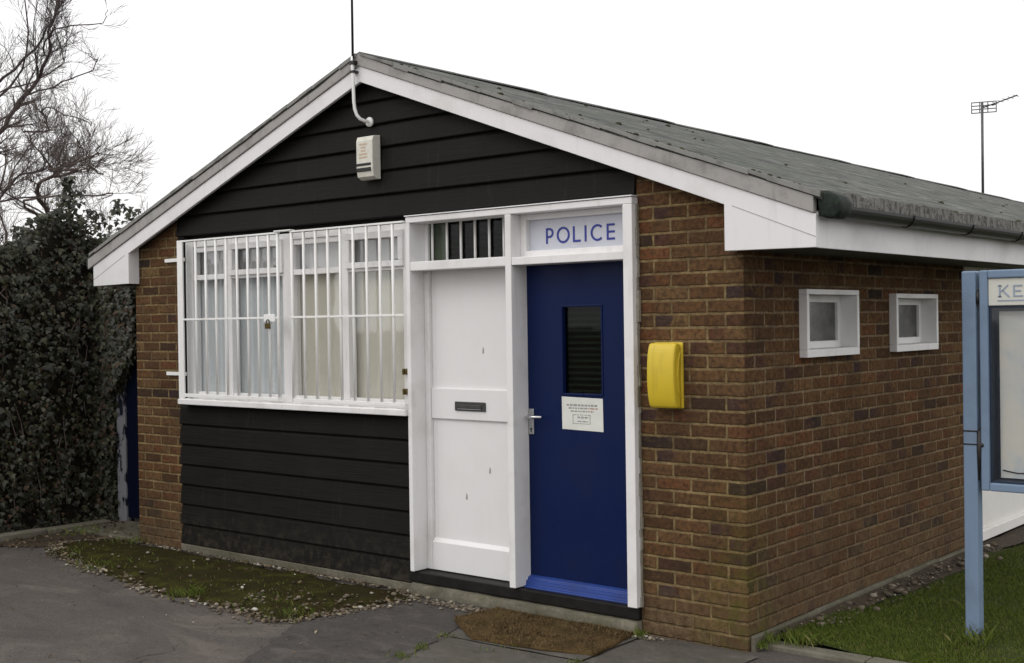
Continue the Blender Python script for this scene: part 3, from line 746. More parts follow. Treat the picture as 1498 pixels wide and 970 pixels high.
mb=MB(); mb.box(gx0+e,gx1-e,.112,.116,gz0+e,gz1-e); pn=mb.build('glass_pane',M['glass_dark'],bd)
mb=MB(); z=gz0+.02
while z<gz1-.02:
    mb.prism([(.122,z),(.140,z+.014),(.141,z+.012),(.123,z-.002)],gx0+.014,gx1-.014,'x'); z+=.036
mb.build('blind',M['slat'],bd)
mb=MB(); mb.box(-1.541,-1.500,.078,.0878,1.078,1.236); hd=mb.build('handle',M['steel'],bd,.004)
mb=MB(); mb.tube([(-1.520,.078,1.186),(-1.520,.035,1.186),(-1.508,.030,1.187),(-1.40,.030,1.190)],.0095,10); mb.build('lever',M['steel'],hd)
mb=MB(); mb.tube([(-1.520,.0785,1.112),(-1.520,.0765,1.112)],.007,10); mb.box(-1.523,-1.517,.0765,.0785,1.094,1.112); mb.build('keyhole',M['black_plastic'],hd)

# --- small boxed side windows
for (y0,y1,z0,z1),lab in zip(wins,('square white boxed side window nearer the corner','square white boxed side window farther from the corner')):
    mb=MB(); P=.050; t=.030; xb=-.085
    mb.box(xb,P,y0,y0+t,z0+.045,z1-t); mb.box(xb,P,y1-t,y1,z0+.045,z1-t); mb.box(xb,P,y0,y1,z1-t+.0005,z1); mb.box(xb,P,y0,y1,z0,z0+.0445)
    wn=mb.build('side_window',M['white'],B,.003,lab)
    mb=MB(); a0,a1,b0,b1=y0+t+.0005,y1-t-.0005,z0+.0455,z1-t-.0005; f=.042
    mb.box(xb,xb+.028,a0,a0+f,b0,b1); mb.box(xb,xb+.028,a1-f,a1,b0,b1); mb.box(xb,xb+.028,a0+f,a1-f,b0,b0+f); mb.box(xb,xb+.028,a0+f,a1-f,b1-f,b1); mb.build('casement',M['white'],wn,.003)
    mb=MB(); mb.box(xb+.004,xb+.009,a0+f,a1-f,b0+f,b1-f); mb.build('pane',M['frosted'],wn)

# ------------------------------------------------------------------ things on the building
def stroke(mb,pts,w,y0,y1,closed=False):
    """flat stroke of width w along pts in xz"""
    n=len(pts); L_=[];R2=[]
    for i in range(n):
        if closed: a=pts[(i-1)%n]; c=pts[(i+1)%n]
        else: a=pts[max(i-1,0)]; c=pts[min(i+1,n-1)]
        dx,dz=c[0]-a[0],c[1]-a[1]; l=math.hypot(dx,dz) or 1
        nx_,nz_=-dz/l*w/2,dx/l*w/2
        L_.append((pts[i][0]+nx_,pts[i][1]+nz_)); R2.append((pts[i][0]-nx_,pts[i][1]-nz_))
    m=n if closed else n-1
    for i in range(m):
        j=(i+1)%n
        mb.prism([L_[i],L_[j],R2[j],R2[i]],y0,y1,'y')
SG=thing('police_sign','white transom sign with POLICE in blue capitals above the blue door','sign',(-1.1,.07,2.2))
mb=MB(); mb.box(-1.4998,-.729,.066,.074,2.1985,2.3855); mb.build('panel',M['sign'],SG)
mb=MB(); y0,y1=.0625,.0658; H=.094; zb=2.237; sw=.0125
def arc(cx,cz,rx,rz,a0,a1,n=22): return [(cx+rx*math.cos(R_(a0+(a1-a0)*i/n)),cz+rz*math.sin(R_(a0+(a1-a0)*i/n))) for i in range(n+1)]
h=sw/2
px=-1.372
stroke(mb,[(px+h,zb),(px+h,zb+H)],sw,y0,y1)                                          # P
stroke(mb,[(px+sw,zb+H-h),(px+.026,zb+H-h)]+arc(px+.028,zb+H-h-.0235,.0225,.0235,90,-90,12)+[(px+sw,zb+H-h-.047)],sw,y0,y1); mb.build('letter',M['sign_blue'],SG); mb=MB()
ox=px+.082; stroke(mb,arc(ox+.048,zb+H/2,.048-h,H/2+.002-h,0,345,28)+[],sw,y0,y1,True); mb.build('letter',M['sign_blue'],SG); mb=MB()
lx=ox+.121; stroke(mb,[(lx+h,zb),(lx+h,zb+H)],sw,y0,y1); stroke(mb,[(lx+sw,zb+h),(lx+.056,zb+h)],sw,y0,y1); mb.build('letter',M['sign_blue'],SG); mb=MB()
ix=lx+.086; stroke(mb,[(ix+h,zb),(ix+h,zb+H)],sw,y0,y1); mb.build('letter',M['sign_blue'],SG); mb=MB()
cx=ix+.044; stroke(mb,arc(cx+.049,zb+H/2,.049-h,H/2+.002-h,48,312,24),sw,y0,y1); mb.build('letter',M['sign_blue'],SG); mb=MB()
ex=cx+.115; stroke(mb,[(ex+h,zb),(ex+h,zb+H)],sw,y0,y1)                                # E
for zz in (zb+h,zb+H/2,zb+H-h): stroke(mb,[(ex+sw,zz),(ex+.056,zz)],sw,y0,y1)
mb.build('letter',M['sign_blue'],SG)

# window grille: two hinged gates of white bars
G=thing('window_grille','white steel security bars in two padlocked gates over the front window','grille',(-3.7,-.08,1.21))
GY=-.072
for x_ in (-4.69,-4.565,-4.438,-4.311,-4.184,-4.058,-3.938,-3.8175,-3.714,-3.560,-3.433,-3.307,-3.181,-3.054,-2.925,-2.795,-2.668,-2.548):
    edge=x_ in (-3.714,-3.560); r=.0100 if not edge else .0115
    m=MB(); dx=random.uniform(-.003,.003); m.tube([(x_,GY,1.225),(x_+dx,GY+random.uniform(-.002,.002),1.83),(x_,GY,2.425)],r,8); m.build('bar',M['white_metal'],G)
for a,b2 in ((-4.855,-3.70),(-3.572,-2.442)):
    m=MB(); m.box(a,b2,GY-.012,GY+.012,2.4255,2.438); m.build('top_rail',M['white_metal'],G,.002)
    m=MB(); m.box(a,b2,GY-.0125,GY-.0088,1.818,1.832); m.build('middle_rail',M['white_metal'],G,.001)
    m=MB(); m.box(a,b2,GY-.010,GY+.012,1.2245,1.250); m.build('bottom_rail',M['white_metal'],G,.002)
m=MB(); m.box(-4.925,-4.856,GY-.006,GY+.004,1.209,2.44); m.box(-4.925,-4.917,GY+.004,-.021,1.209,2.44); m.build('side_post',M['white_metal'],G,.002)
for z_ in (2.296,1.398):
    m=MB(); m.box(-5.185,-4.9255,-.012,-.0005,z_-.014,z_+.014); m.build('fixing_lug',M['white_metal'],G,.002)
m=MB(); m.box(-3.735,-3.55,GY-.020,GY+.02,2.4385,2.448); m.build('head_plate',M['white_metal'],G,.002)
m=MB(); m.box(-3.860,-3.735,GY-.020,GY-.0128,1.795,1.850); m.build('hasp',M['white_metal'],G,.003)
m=MB(); m.box(-3.822,-3.778,GY-.042,GY-.0205,1.745,1.785); pk=m.build('padlock',M['brass'],G,.004)
m=MB(); m.tube([(-3.815,GY-.03,1.785),(-3.815,GY-.03,1.803),(-3.80,GY-.03,1.812),(-3.785,GY-.03,1.803),(-3.785,GY-.03,1.785)],.004,8); m.build('shackle',M['dark'],pk)
for z_ in (1.452,1.320):
    m=MB(); m.tube([(-2.505,.0035,z_),(-2.505,-.025,z_)],.020,14); m.box(-2.513,-2.497,-.035,-.0255,z_-.02,z_+.02); m.build('window_lock',M['brass'],wf,.002)

# alarm box
A=thing('alarm_box','cream burglar alarm box with two dark slots, high on the black gable','alarm box',(-2.775,-.02,2.74))
mb=MB(); mb.prism([(-.0215,3.028),(-.088,3.020),(-.098,2.99),(-.098,2.80),(-.088,2.752),(-.060,2.735),(-.0215,2.735)],-2.853,-2.697,'x'); mb.build('case',M['cream'],A,.005)
mb=MB(); mb.box(-2.848,-2.712,-.1005,-.0975,2.824,2.842); mb.box(-2.848,-2.712,-.1005,-.0972,2.786,2.812); mb.build('slot',M['black_plastic'],A,.002)
mb=MB(); rr=random.Random(2)
for i in range(5):
    zz=2.875+i*.022; ww=rr.uniform(.02,.04); mb.box(-2.785-ww,-2.785+ww,-.0990,-.0983,zz,zz+.011)
mb.build('faded_print',M['faded_orange'],A)

# whip aerial with bent white conduit
V=thing('whip_aerial','thin black whip aerial rising from the gable apex on a bent white conduit','aerial',(-2.83,-.13,3.1))
mb=MB(); mb.tube([(-2.832,-.135,3.50),(-2.831,-.135,4.4),(-2.829,-.133,6.2)],[.0085,.0075,.005],8); mb.build('mast',M['whip'],V)
mb=MB(); mb.tube([(-2.836,-.135,3.555),(-2.835,-.135,3.47),(-2.832,-.135,3.40),(-2.832,-.13,3.25),(-2.830,-.125,3.205),(-2.822,-.115,3.165),(-2.808,-.10,3.140),(-2.795,-.07,3.128),(-2.793,-.022,3.126)],.0115,10); mb.build('conduit',M['white_metal'],V)
mb=MB(); mb.tube([(-2.793,-.034,3.126),(-2.793,-.018,3.126)],.032,16); mb.build('flange',M['white_metal'],V)
mb=MB(); mb.box(-2.853,-2.811,-.150,-.1125,3.50,3.525); mb.build('clamp',M['dark'],V,.002)
mb=MB(); mb.box(-2.85,-2.814,-.150,-.1005,3.445,3.46); mb.build('clamp',M['dark'],V,.002)

# yellow box on the right-hand brickwork
YB=thing('emergency_phone_box','rounded yellow plastic box on the brick pier right of the blue door','box',(-.44,0,1.28))
def bulge(x0,x1,depth,z0,z1,yb):
    mb=MB(); prof=[]
    n=22; zc=(z0+z1)/2; hz=(z1-z0)/2
    for i in range(n+1):
        t=-1+2*i/n; d=depth*(.76 if depth>.05 else 1)*(1-.30*t*t-.12*abs(t)**8); prof.append((yb-d,zc+hz*t))
    mb.prism([(yb,z0)]+prof+[(yb,z1)],x0,x1,'x'); return mb
bulge(-.556,-.380,.100,1.283,1.641,-.024).build('cover',M['yellow'],YB,.012)
bulge(-.5585,-.372,.022,1.280,1.644,-.001).build('back_tray',M['yellow'],YB,.006)
mb=MB(); mb.prism([(-.030,1.33),(-.052,1.37),(-.066,1.46),(-.052,1.55),(-.030,1.60),(-.040,1.55),(-.046,1.46),(-.040,1.37)],-.3805,-.3745,'x'); mb.build('side_rib',M['yellow'],YB,.003)

# paper notice on the blue door
N_=thing('paper_notice','white paper notice with faint print stuck to the blue door below its glass','notice',(-1.13,.085,1.12))
mb=MB(); mb.prism([(-1.286,1.317),(-.984,1.311),(-.982,1.116),(-1.284,1.122)],.0853,.0868,'y'); mb.build('sheet',M['paper'],N_)
mb=MB(); mr=MB(); rr=random.Random(11)
for i,(z_,h_,x0,x1) in enumerate(((1.268,.011,-1.25,-1.02),(1.250,.008,-1.235,-1.02),(1.232,.008,-1.22,-1.05),(1.211,.004,-1.20,-1.08),(1.196,.010,-1.17,-1.09),(1.172,.006,-1.17,-1.09))):
    x_=x0
    while x_<x1:
        ww=rr.uniform(.008,.03); (mr if (i in (1,2) and x_>-1.10) else mb).box(x_,min(x_+ww,x1),.0844,.0851,z_-h_/2,z_+h_/2); x_+=ww+.006
mb.box(-1.205,-1.201,.0844,.0851,1.160,1.213); mb.box(-1.079,-1.075,.0844,.0851,1.160,1.213); mb.box(-1.205,-1.075,.0844,.0851,1.157,1.160)
mb.build('print',M['print'],N_); mr.build('print',M['print_red'],N_)

# roof aerial
T=thing('television_aerial','grey television aerial on a thin mast beyond the roof ridge','aerial',(-2.79,11.93,3.40))
mb=MB(); mb.tube([(-2.79,11.93,3.40),(-2.787,11.93,4.80)],.019,8); mb.build('mast',M['aerial'],T)
mb=MB()
for dz in (-.075,-.025,.025,.075): mb.tube([(-2.935,11.93,4.73+dz),(-2.62,12.02,4.73+dz)],.0075,6)
for q in (0,.33,.66,1): mb.tube([(-2.935+.315*q,11.93+.09*q,4.65),(-2.935+.315*q,11.93+.09*q,4.81)],.0065,6)
mb.build('reflector',M['aerial'],T)
mb=MB(); mb.tube([(-2.80,11.96,4.72),(-2.29,11.90,4.83)],.0095,6); mb.build('boom',M['aerial'],T)
mb=MB()
for i in range(7):
    t=(i+.7)/7; c=Vector((-2.80,11.96,4.72)).lerp(Vector((-2.29,11.90,4.83)),t); mb.tube([c+Vector((.01,.10,0)),c-Vector((.01,.10,0))],.004,5)
mb.build('elements',M['aerial'],T)

# ------------------------------------------------------------------ notice board on blue posts
NB=thing('notice_board','pale blue framed glazed notice board hung between blue posts on the lawn','notice board',(.91,.8,0))
mb=MB(); mb.box(.874,.949,.762,.838,-.1,2.003); p1=mb.build('post',M['blue_post'],NB,.008)
mb=MB(); mb.box(2.301,2.376,.762,.838,-.1,2.003); mb.build('post',M['blue_post'],NB,.008)
for zc in (1.86,1.13):
    m=MB(); m.box(.9495,.966,.775,.80,zc-.045,zc+.045); m.tube([(.957,.772,zc-.03),(.957,.772,zc+.03)],.010,8); m.build('hinge',M['dark'],NB)
m=MB(); m.tube([(.957,.770,1.16),(.958,.767,1.06),(.954,.769,.90)],[.012,.014,.004],8); m.tube([(.972,.760,1.085),(.972,.768,1.085)],.012,10); m.build('strap_end',M['dark'],NB)
for zc in (1.157,1.087):
    m=MB(); m.box(.8725,.9505,.7605,.8395,zc-.004,zc+.004); m.build('cable_tie',M['black_plastic'],p1)
mb=MB(); bx0,bx1,bz0,bz1=.9665,2.290,.846,2.004; ft=.043; yf,yb_=.762,.862
mb.box(bx0,bx0+ft,yf,yb_,bz0,bz1); mb.box(bx1-ft,bx1,yf,yb_,bz0,bz1); mb.box(bx0+ft,bx1-ft,yf,yb_,bz1-ft,bz1); mb.box(bx0+ft,bx1-ft,yf,yb_,bz0,bz0+ft)
fo=mb.build('frame',M['blue_post'],NB,.007)
mb=MB(); mb.box(bx0+ft,bx1-ft,yb_-.012,yb_-.002,bz0+ft,bz1-ft); mb.build('back_panel',M['blue_inner'],NB)
mb=MB(); mb.box(bx0+ft+.0005,bx1-ft-.0005,.775,.80,1.818,1.9605); hdr=mb.build('header',M['header'],NB,.003)
mb=MB(); y0,y1=.7722,.7747; zb=1.862; H=.062; kx=1.070; sw=.0085
stroke(mb,[(kx,zb),(kx,zb+H)],sw,y0,y1); stroke(mb,[(kx+.006,zb+H*.45),(kx+.042,zb+H)],sw*.8,y0,y1); stroke(mb,[(kx+.014,zb+H*.55),(kx+.048,zb)],sw,y0,y1)
stroke(mb,[(kx-.010,zb+.003),(kx+.010,zb+.003)],.006,y0,y1); stroke(mb,[(kx-.010,zb+H-.003),(kx+.010,zb+H-.003)],.006,y0,y1)
mb.build('letter',M['header_blue'],hdr); mb=MB(); ex=kx+.072
stroke(mb,[(ex,zb),(ex,zb+H)],sw,y0,y1)
for zz,l_ in ((zb+.004,.044),(zb+H/2,.034),(zb+H-.004,.042)): stroke(mb,[(ex+sw/2,zz),(ex+l_,zz)],.008,y0,y1)
mb.build('letter',M['header_blue'],hdr); mb=MB()
mb.box(kx-.012,kx+.62,y0+.0005,y1,zb-.022,zb-.015); mb.build('printed_line',M['header_blue'],hdr)
mb=MB(); iy0,iy1=.782,.848; ax0,ax1,az0,az1=bx0+ft+.0005,bx1-ft-.0005,bz0+ft+.0005,1.8175; t=.012
mb.box(ax0,ax0+t,iy0,iy1,az0,az1); mb.box(ax1-t,ax1,iy0,iy1,az0,az1); mb.box(ax0+t,ax1-t,iy0,iy1,az1-t,az1); mb.box(ax0+t,ax1-t,iy0,iy1,az0,az0+t)
mb.build('inner_lining',M['blue_inner'],NB,.002)
mb=MB(); mb.box(ax0+.034,ax1-.034,.840,.843,az0+.022,az1-.030); mb.build('poster',M['poster'],NB)
mb=MB(); mb.box(ax0+t,ax1-t,.786,.789,az0+t,az1-t); mb.build('glazing',M['glass_board'],NB)
mb=MB(); mb.tube([(ax0+.045,.838,az0+.062),(ax0+.12,.838,az0+.050),(ax0+.2,.838,az0+.056)],.0035,6); mb.build('paper_edge',M['dark'],NB)

# ------------------------------------------------------------------ door mat
def mat_obj():
    poly=wobble_poly([(-1.69,-.075),(-1.30,-.090),(-.95,-.075),(-.665,-.085),(-.63,-.30),(-.595,-.565),(-.72,-.605),(-.86,-.648),(-1.10,-.680),(-1.335,-.705),(-1.50,-.59),(-1.66,-.47),(-1.735,-.41),(-1.71,-.28)],.045,.007,21)
    bm=bmesh.new(); c=Vector((-1.14,-.38,0)); vs=[]
    rings=[(1.0,.010),(.998,.020),(.985,.025),(.75,.026),(.5,.026),(.25,.026)]
    for s_,z_ in rings:
        vs.append([bm.verts.new((c.x+(x-c.x)*s_,c.y+(y-c.y)*s_,z_+.008*mnoise.noise(Vector((x*4*s_,y*5*s_,3)))+.0)) for x,y in poly])
    for a,b_ in zip(vs,vs[1:]):
        for i in range(len(poly)):
            j=(i+1)%len(poly); bm.faces.new((a[i],a[j],b_[j],b_[i]))
    bm.faces.new(vs[-1])
    for f in bm.faces: f.smooth=True
    me=bpy.data.meshes.new('door_mat'); 
    bmesh.ops.recalc_face_normals(bm,faces=bm.faces); bm.to_mesh(me); bm.free(); me.materials.append(M['coir'])
    D=thing('door_mat','worn brown coir doormat lying before the blue door','doormat',(-1.14,-.38,0))
    o=bpy.data.objects.new('pad',me); COL.objects.link(o); o.parent=D
    for v in me.vertices: v.co-=Vector((-1.14,-.38,0))
    fb=MB(); rr=random.Random(31)
    def inside(x,y):
        r=False; n=len(poly)
        for i in range(n):
            (x1,y1),(x2,y2)=poly[i],poly[i-1]
            if (y1>y)!=(y2>y) and x<(x2-x1)*(y-y1)/(y2-y1)+x1: r=not r
        return r
    n=0
    while n<9000:
        x=rr.uniform(-1.75,-.58); y=rr.uniform(-.72,-.06)
        if not inside(x,y): continue
        n+=1; z=.026+.008*mnoise.noise(Vector((x*4,y*5,3))); a=rr.uniform(0,2*PI); l_=rr.uniform(.010,.034); h_=rr.uniform(.003,.014); w_=.0018
        dx,dy=math.cos(a),math.sin(a)
        fb.face([(x-dy*w_,y+dx*w_,z-.004),(x+dy*w_,y-dx*w_,z-.004),(x+dx*l_,y+dy*l_,z+h_)])
    fb.build('pile',M['coir_fibre'],D)
    return D
mat_obj()

# ------------------------------------------------------------------ gate in the gap left of the building
GT=thing('side_gate','dark blue boarded gate with a peeling white post between ivy and building','gate',(-6.2,.55,0))
mb=MB(); x=-6.60
while x<-5.66:
    mb.box(x,min(x+.118,-5.655),.53,.552,.05,2.08); x+=.121
mb.build('boards',M['blue_gate'],GT,.003)
mb=MB(); mb.box(-6.74,-6.605,.515,.60,-.05,1.30); mb.build('post',M['peel'],GT,.006)
mb=MB(); mb.box(-6.60,-5.655,.5525,.585,.35,.45); mb.box(-6.60,-5.655,.5525,.585,1.65,1.75); mb.build('ledge',M['blue_gate'],GT,.003)

# ------------------------------------------------------------------ ivy hedge
IV=thing('ivy_hedge','tall dark hedge smothered in ivy left of the building','hedge',(-7.2,-.8,0))
rr=random.Random(17)
def hedge_top(y): 
    return 2.52+.14*mnoise.noise(Vector((y*1.5,3,0)))+.30*math.exp(-((y-.22)/.22)**2)+.16*math.exp(-((y-1.05)/.4)**2)
def hedge_face(y,z):
    return -6.93+.09*mnoise.noise(Vector((y*1.7,z*1.9,5)))+.05*mnoise.noise(Vector((y*5,z*5,9)))-.05*(z/2.5)
stems=MB()
core=MB(); vs=[];fs=[]; ny,nz=44,14
for j in range(ny+1):
    y=-3.4+(3.4+3.6)*j/ny; T_=hedge_top(y)-.14
    for i in range(nz+1):
        z=T_*i/nz; vs.append((hedge_face(y,z)-.10,y,z))
    for i in range(nz+1):
        z=T_*(1-i/nz); vs.append((hedge_face(y,z)-.72,y,z))
m_=2*(nz+1)
for j in range(ny):
    for i in range(m_-1):
        a=j*m_+i; fs.append((a,a+1,a+m_+1,a+m_))
fs.append(tuple(range(m_))); fs.append(tuple(range(ny*m_,ny*m_+m_)))
core.mesh(vs,fs,0,True); core.build('stems',M['ivy_core'],IV)
LEAF=[(0,0,0),(.30,.10,.03),(.52,.34,.0),(.24,.42,.05),(.20,.66,.02),(0,1.0,-.06),(-.20,.66,.02),(-.24,.42,.05),(-.52,.34,0),(-.30,.10,.03)]
def leaf(mb,p,nrm,sz,droop=.6):
    n=Vector(nrm).normalized(); up=Vector((rr.uniform(-.6,.6),rr.uniform(-.6,.6),-1*droop-.2))
    t=(up-n*up.dot(n)); 
    if t.length<1e-4: t=Vector((1,0,0))
    t.normalize(); s_=n.cross(t)
    mb.face([p+(s_*a+t*b+n*c)*sz for a,b,c in LEAF])
lv=MB(); dead=MB()
for i in range(23000):
    y=rr.uniform(-1.7,.78) if rr.random()<.86 else rr.uniform(-3.3,3.4)
    T_=hedge_top(y)
    z=T_*rr.random()**.95
    if rr.random()<.20: z=T_-rr.random()**2*.30
    dpt=rr.random()**1.6*.20
    clump=mnoise.noise(Vector((y*4.5,z*4.5,1)))
    x=hedge_face(y,z)-dpt+.07*clump
    if z>T_-.25: x-=rr.random()*.45
    if clump<-.28 and rr.random()<.7: continue
    n=(1,rr.uniform(-.8,.6),rr.uniform(-.25,.9))
    p=Vector((x,y,max(.03,z)))
    low=z<1.0
    if rr.random()<(.26 if low else .13): leaf(dead,p,(1,rr.uniform(-1,1),rr.uniform(-.5,.5)),rr.uniform(.025,.05))
    else: leaf(lv,p,n,rr.uniform(.022,.055) if rr.random()<.88 else rr.uniform(.055,.085))
for i in range(2600):                          # end of the hedge facing the gate
    z=hedge_top(.72)*rr.random(); x=-6.70-rr.random()*.5-.10*mnoise.noise(Vector((z*3,0,4))) ; y=.48+rr.uniform(-.05,.10)
    if z<1.35 and x>-6.77 and rr.random()<.75: continue
    leaf(lv if rr.random()<.85 else dead,Vector((x,y,max(.03,z))),(.5,-1,rr.uniform(-.2,.7)),rr.uniform(.034,.07))
for i in range(1500):                          # growth hanging across the top of the gate
    z=rr.uniform(1.22,2.35); x=-6.74+.44*rr.random()*min(1,(z-1.1)/.5); y=.44+rr.uniform(-.06,.07)
    leaf(lv if rr.random()<.85 else dead,Vector((x,y,z)),(.5,-1,rr.uniform(-.2,.7)),rr.uniform(.03,.07))
# bare ivy stems showing through
for i in range(26):
    y=rr.uniform(-1.6,.6); z0=rr.uniform(0,1.4); pts=[]
    for q in range(6):
        z=z0+q*.16; yy=y+.05*mnoise.noise(Vector((i,q*.7,2)))*q; pts.append((hedge_face(yy,z)-.035+.02*mnoise.noise(Vector((i,q,5))),yy,z))
    if pts[-1][2]<hedge_top(y): stems.tube(pts,[.006,.0055,.005,.0045,.004,.003],5)
kind(stems.build('bare_stems',M['twig_b'],IV),'stuff')
# sprigs standing above the top
for (y,x,h_,n) in ((.72,-6.95,.42,90),(.22,-7.0,.36,240),(.95,-7.1,.36,80),(1.35,-7.1,.30,90),(-.2,-7.05,.25,120),(-.5,-7.1,.2,90),(.45,-7.0,.28,90),(1.8,-7.1,.3,80)):
    b0=hedge_top(y)-.12
    for q in range(n):
        t=rr.random(); leaf(lv,Vector((x+rr.gauss(0,.10*(1-t*.6)),y+rr.gauss(0,.11*(1-t*.7)),b0+h_*t*1.2)),(rr.uniform(-.2,1),rr.uniform(-1,.3),rr.uniform(0,1)),rr.uniform(.035,.065))
lv.build('foliage',M['ivy'],IV); dead.build('dead_leaves',M['ivy_dead'],IV)

# ------------------------------------------------------------------ bare trees
def grow(mb,p,d,ln,r,depth,rng,up=.10,spread=.5,kinks=4,minr=.0035,side=2):
    pts=[p.copy()]; rad=[r]; q=p.copy(); dd=d.normalized()
    for i in range(kinks):
        dd=(dd+Vector((rng.gauss(0,.13),rng.gauss(0,.13),rng.gauss(0,.13)+up*.5))).normalized()
        q=q+dd*ln/kinks; pts.append(q.copy()); rad.append(max(minr,r*(1-.62*(i+1)/kinks)))
    mb.tube(pts,rad,5 if r>.02 else (4 if r>.008 else 3),0,True,False)
    if depth<=0: return
    for i in range(1,len(pts)):
        k=side if i<len(pts)-1 else side+1
        for c in range(k):
            if rng.random()<.22: continue
            base=(pts[i]-pts[i-1]).normalized()
            ax=Vector((rng.gauss(0,1),rng.gauss(0,1),rng.gauss(0,1))); ax=(ax-base*ax.dot(base)).normalized()
            nd=(base+ax*rng.uniform(spread*.6,spread*1.5)+Vector((0,0,up))).normalized()
            grow(mb,pts[i],nd,ln*rng.uniform(.42,.70),rad[i]*rng.uniform(.5,.72),depth-1,rng,up,spread,max(3,kinks-1),minr,side)
def limb(mb,pts,r0,r1,rng,depth,ln,every=1,spread=.6,jit=.35,minr=.0035,side=2):
    P=[Vector(p)+Vector((rng.gauss(0,.03),rng.gauss(0,jit),rng.gauss(0,.03))) for p in pts]
    fine=[]
    for i in range(len(P)-1):
        p0=P[max(i-1,0)];p1=P[i];p2=P[i+1];p3=P[min(i+2,len(P)-1)]
        for k in range(5):
            t=k/5; fine.append(.5*((2*p1)+(p2-p0)*t+(2*p0-5*p1+4*p2-p3)*t*t+(3*p1-p0-3*p2+p3)*t**3)+Vector((rng.gauss(0,.018),rng.gauss(0,.02),rng.gauss(0,.018))))
    fine.append(P[-1]); n=len(fine); rad=[r0+(r1-r0)*i/(n-1) for i in range(n)]
    mb.tube(fine,rad,7 if r0>.03 else 5,0,True,False)
    for i in range(2,n,every):
        base=(fine[i]-fine[i-1]).normalized()
        for c in range(side):
            if rng.random()<.25: continue
            ax=Vector((rng.gauss(0,1),rng.gauss(0,1),rng.gauss(0,1))); ax=(ax-base*ax.dot(base)).normalized()
            nd=(base*.8+ax*rng.uniform(.45,1.1)+Vector((0,0,.18))).normalized()
            grow(mb,fine[i],nd,ln*rng.uniform(.6,1.15),rad[i]*.5,depth,rng,.12,spread,4,minr)
rng=random.Random(5)
T1=thing('bare_tree','tall leafless tree with a forked dark limb at the left edge','tree',(-20.2,5.2,0))
tr=MB(); tr.tube([(-20.2,5.2,-.1),(-20.0,5.15,1.2),(-19.5,5.1,2.4),(-18.9,5.0,3.2),(-18.34,5,3.77)],[.24,.2,.17,.13,.09],9); tr.build('trunk',M['bark'],T1)
br=MB()
TL=[([(-18.34,5,3.77),(-17.31,5,5.19),(-16.59,5,5.75),(-15.97,5,6.27),(-15.67,5,6.88),(-15.43,5,7.62)],.062,.014),([(-15.97,5,6.27),(-15.15,5,6.57),(-14.44,5,6.67),(-14.23,5,6.85)],.022,.005),([(-16.59,5,5.75),(-15.49,5,5.83),(-14.76,5,6.01),(-14.35,5,6.09)],.022,.005),([(-17.07,5,5.22),(-16.05,5,5.13),(-15.51,5,5.33),(-14.99,5,5.12),(-14.78,5,5.3)],.024,.005),([(-18.34,5,3.77),(-18.02,5,5.81),(-16.79,5,6.71),(-16.31,5,7.33),(-16.08,5,7.75)],.040,.010),([(-18.4,5,3.77),(-17.82,5,4.46),(-17.09,5,4.63),(-15.85,5,4.82),(-15.32,5,4.64)],.032,.005),([(-18.9,5,3.2),(-18.6,5,5.0),(-17.6,5,6.4),(-17.2,5,7.8)],.045,.012),([(-18.9,5.0,3.2),(-17.9,5.2,3.9),(-16.9,5.3,4.1),(-16.2,5.3,4.5)],.034,.005),([(-19.5,5.1,2.4),(-19.6,5.2,4.5),(-19.0,5.3,6.5),(-18.6,5.3,8.5)],.06,.014),([(-18.2,5.2,4.2),(-17.6,5.5,5.6),(-17.0,5.6,6.5),(-16.7,5.6,7.6)],.03,.006),([(-17.31,5,5.19),(-17.2,5.2,6.0),(-16.7,5.3,6.9),(-16.5,5.3,7.9)],.026,.006)]
for q,(pts,r0,r1) in enumerate(TL):
    edge=q in (1,2,3)
    limb(br,pts,r0*.8,r1*.8,rng,1 if edge else 2,.42 if edge else .60,2,.6,.15 if edge else .4,.0028,2 if edge else 3)
br.build('branches',M['twig'],T1)
rng=random.Random(9)
T2=thing('bare_tree','lower leafless tree of fine fanning twigs rising above the ivy','tree',(-15.7,4.5,0))
tr=MB(); tr.tube([(-15.9,4.5,-.1),(-16.11,4.5,1.2),(-16.16,4.5,2.35)],[.13,.11,.085],8); tr.build('trunk',M['bark'],T2)
br=MB()
for pts,r in (([(-16.16,4.5,2.35),(-15.73,4.5,3.45),(-15.03,4.5,4.1),(-14.65,4.5,4.28),(-14.03,4.5,4.17),(-13.58,4.5,4.36),(-13.35,4.5,4.6)],.055),([(-15.03,4.5,4.1),(-14.55,4.5,4.64),(-14.19,4.5,4.86)],.022),([(-14.03,4.5,4.17),(-13.58,4.5,4.2),(-13.22,4.5,4.24)],.018),([(-15.73,4.5,3.45),(-14.76,4.5,3.7),(-13.86,4.5,3.83),(-13.31,4.5,3.7)],.035),([(-14.65,4.5,4.28),(-13.85,4.5,4.46),(-13.67,4.5,4.8)],.02),([(-16.16,4.5,2.35),(-15.24,4.6,3.0),(-14.23,4.7,3.25),(-13.49,4.7,3.2)],.035),([(-16.16,4.5,2.35),(-16.25,4.5,3.4),(-15.79,4.5,4.3),(-15.52,4.5,4.9)],.04),([(-16.16,4.5,2.3),(-16.99,4.5,3.3),(-17.08,4.5,4.0)],.04),([(-15.73,4.5,3.45),(-15.61,4.6,4.2),(-15.15,4.7,4.9)],.025),([(-16.16,4.5,2.35),(-15.42,4.2,3.4),(-14.50,4.0,4.0),(-13.95,3.9,4.5)],.03),([(-16.16,4.5,2.4),(-16.62,4.3,3.4),(-16.44,4.2,4.4),(-16.07,4.1,5.0)],.03),([(-16.16,4.5,2.3),(-17.45,4.6,3.0),(-18.18,4.7,3.7)],.03)):
    limb(br,pts,r*.75,.005,rng,2,.42,2,.55,.4,.0024,3)
br.build('branches',M['twig_b'],T2)

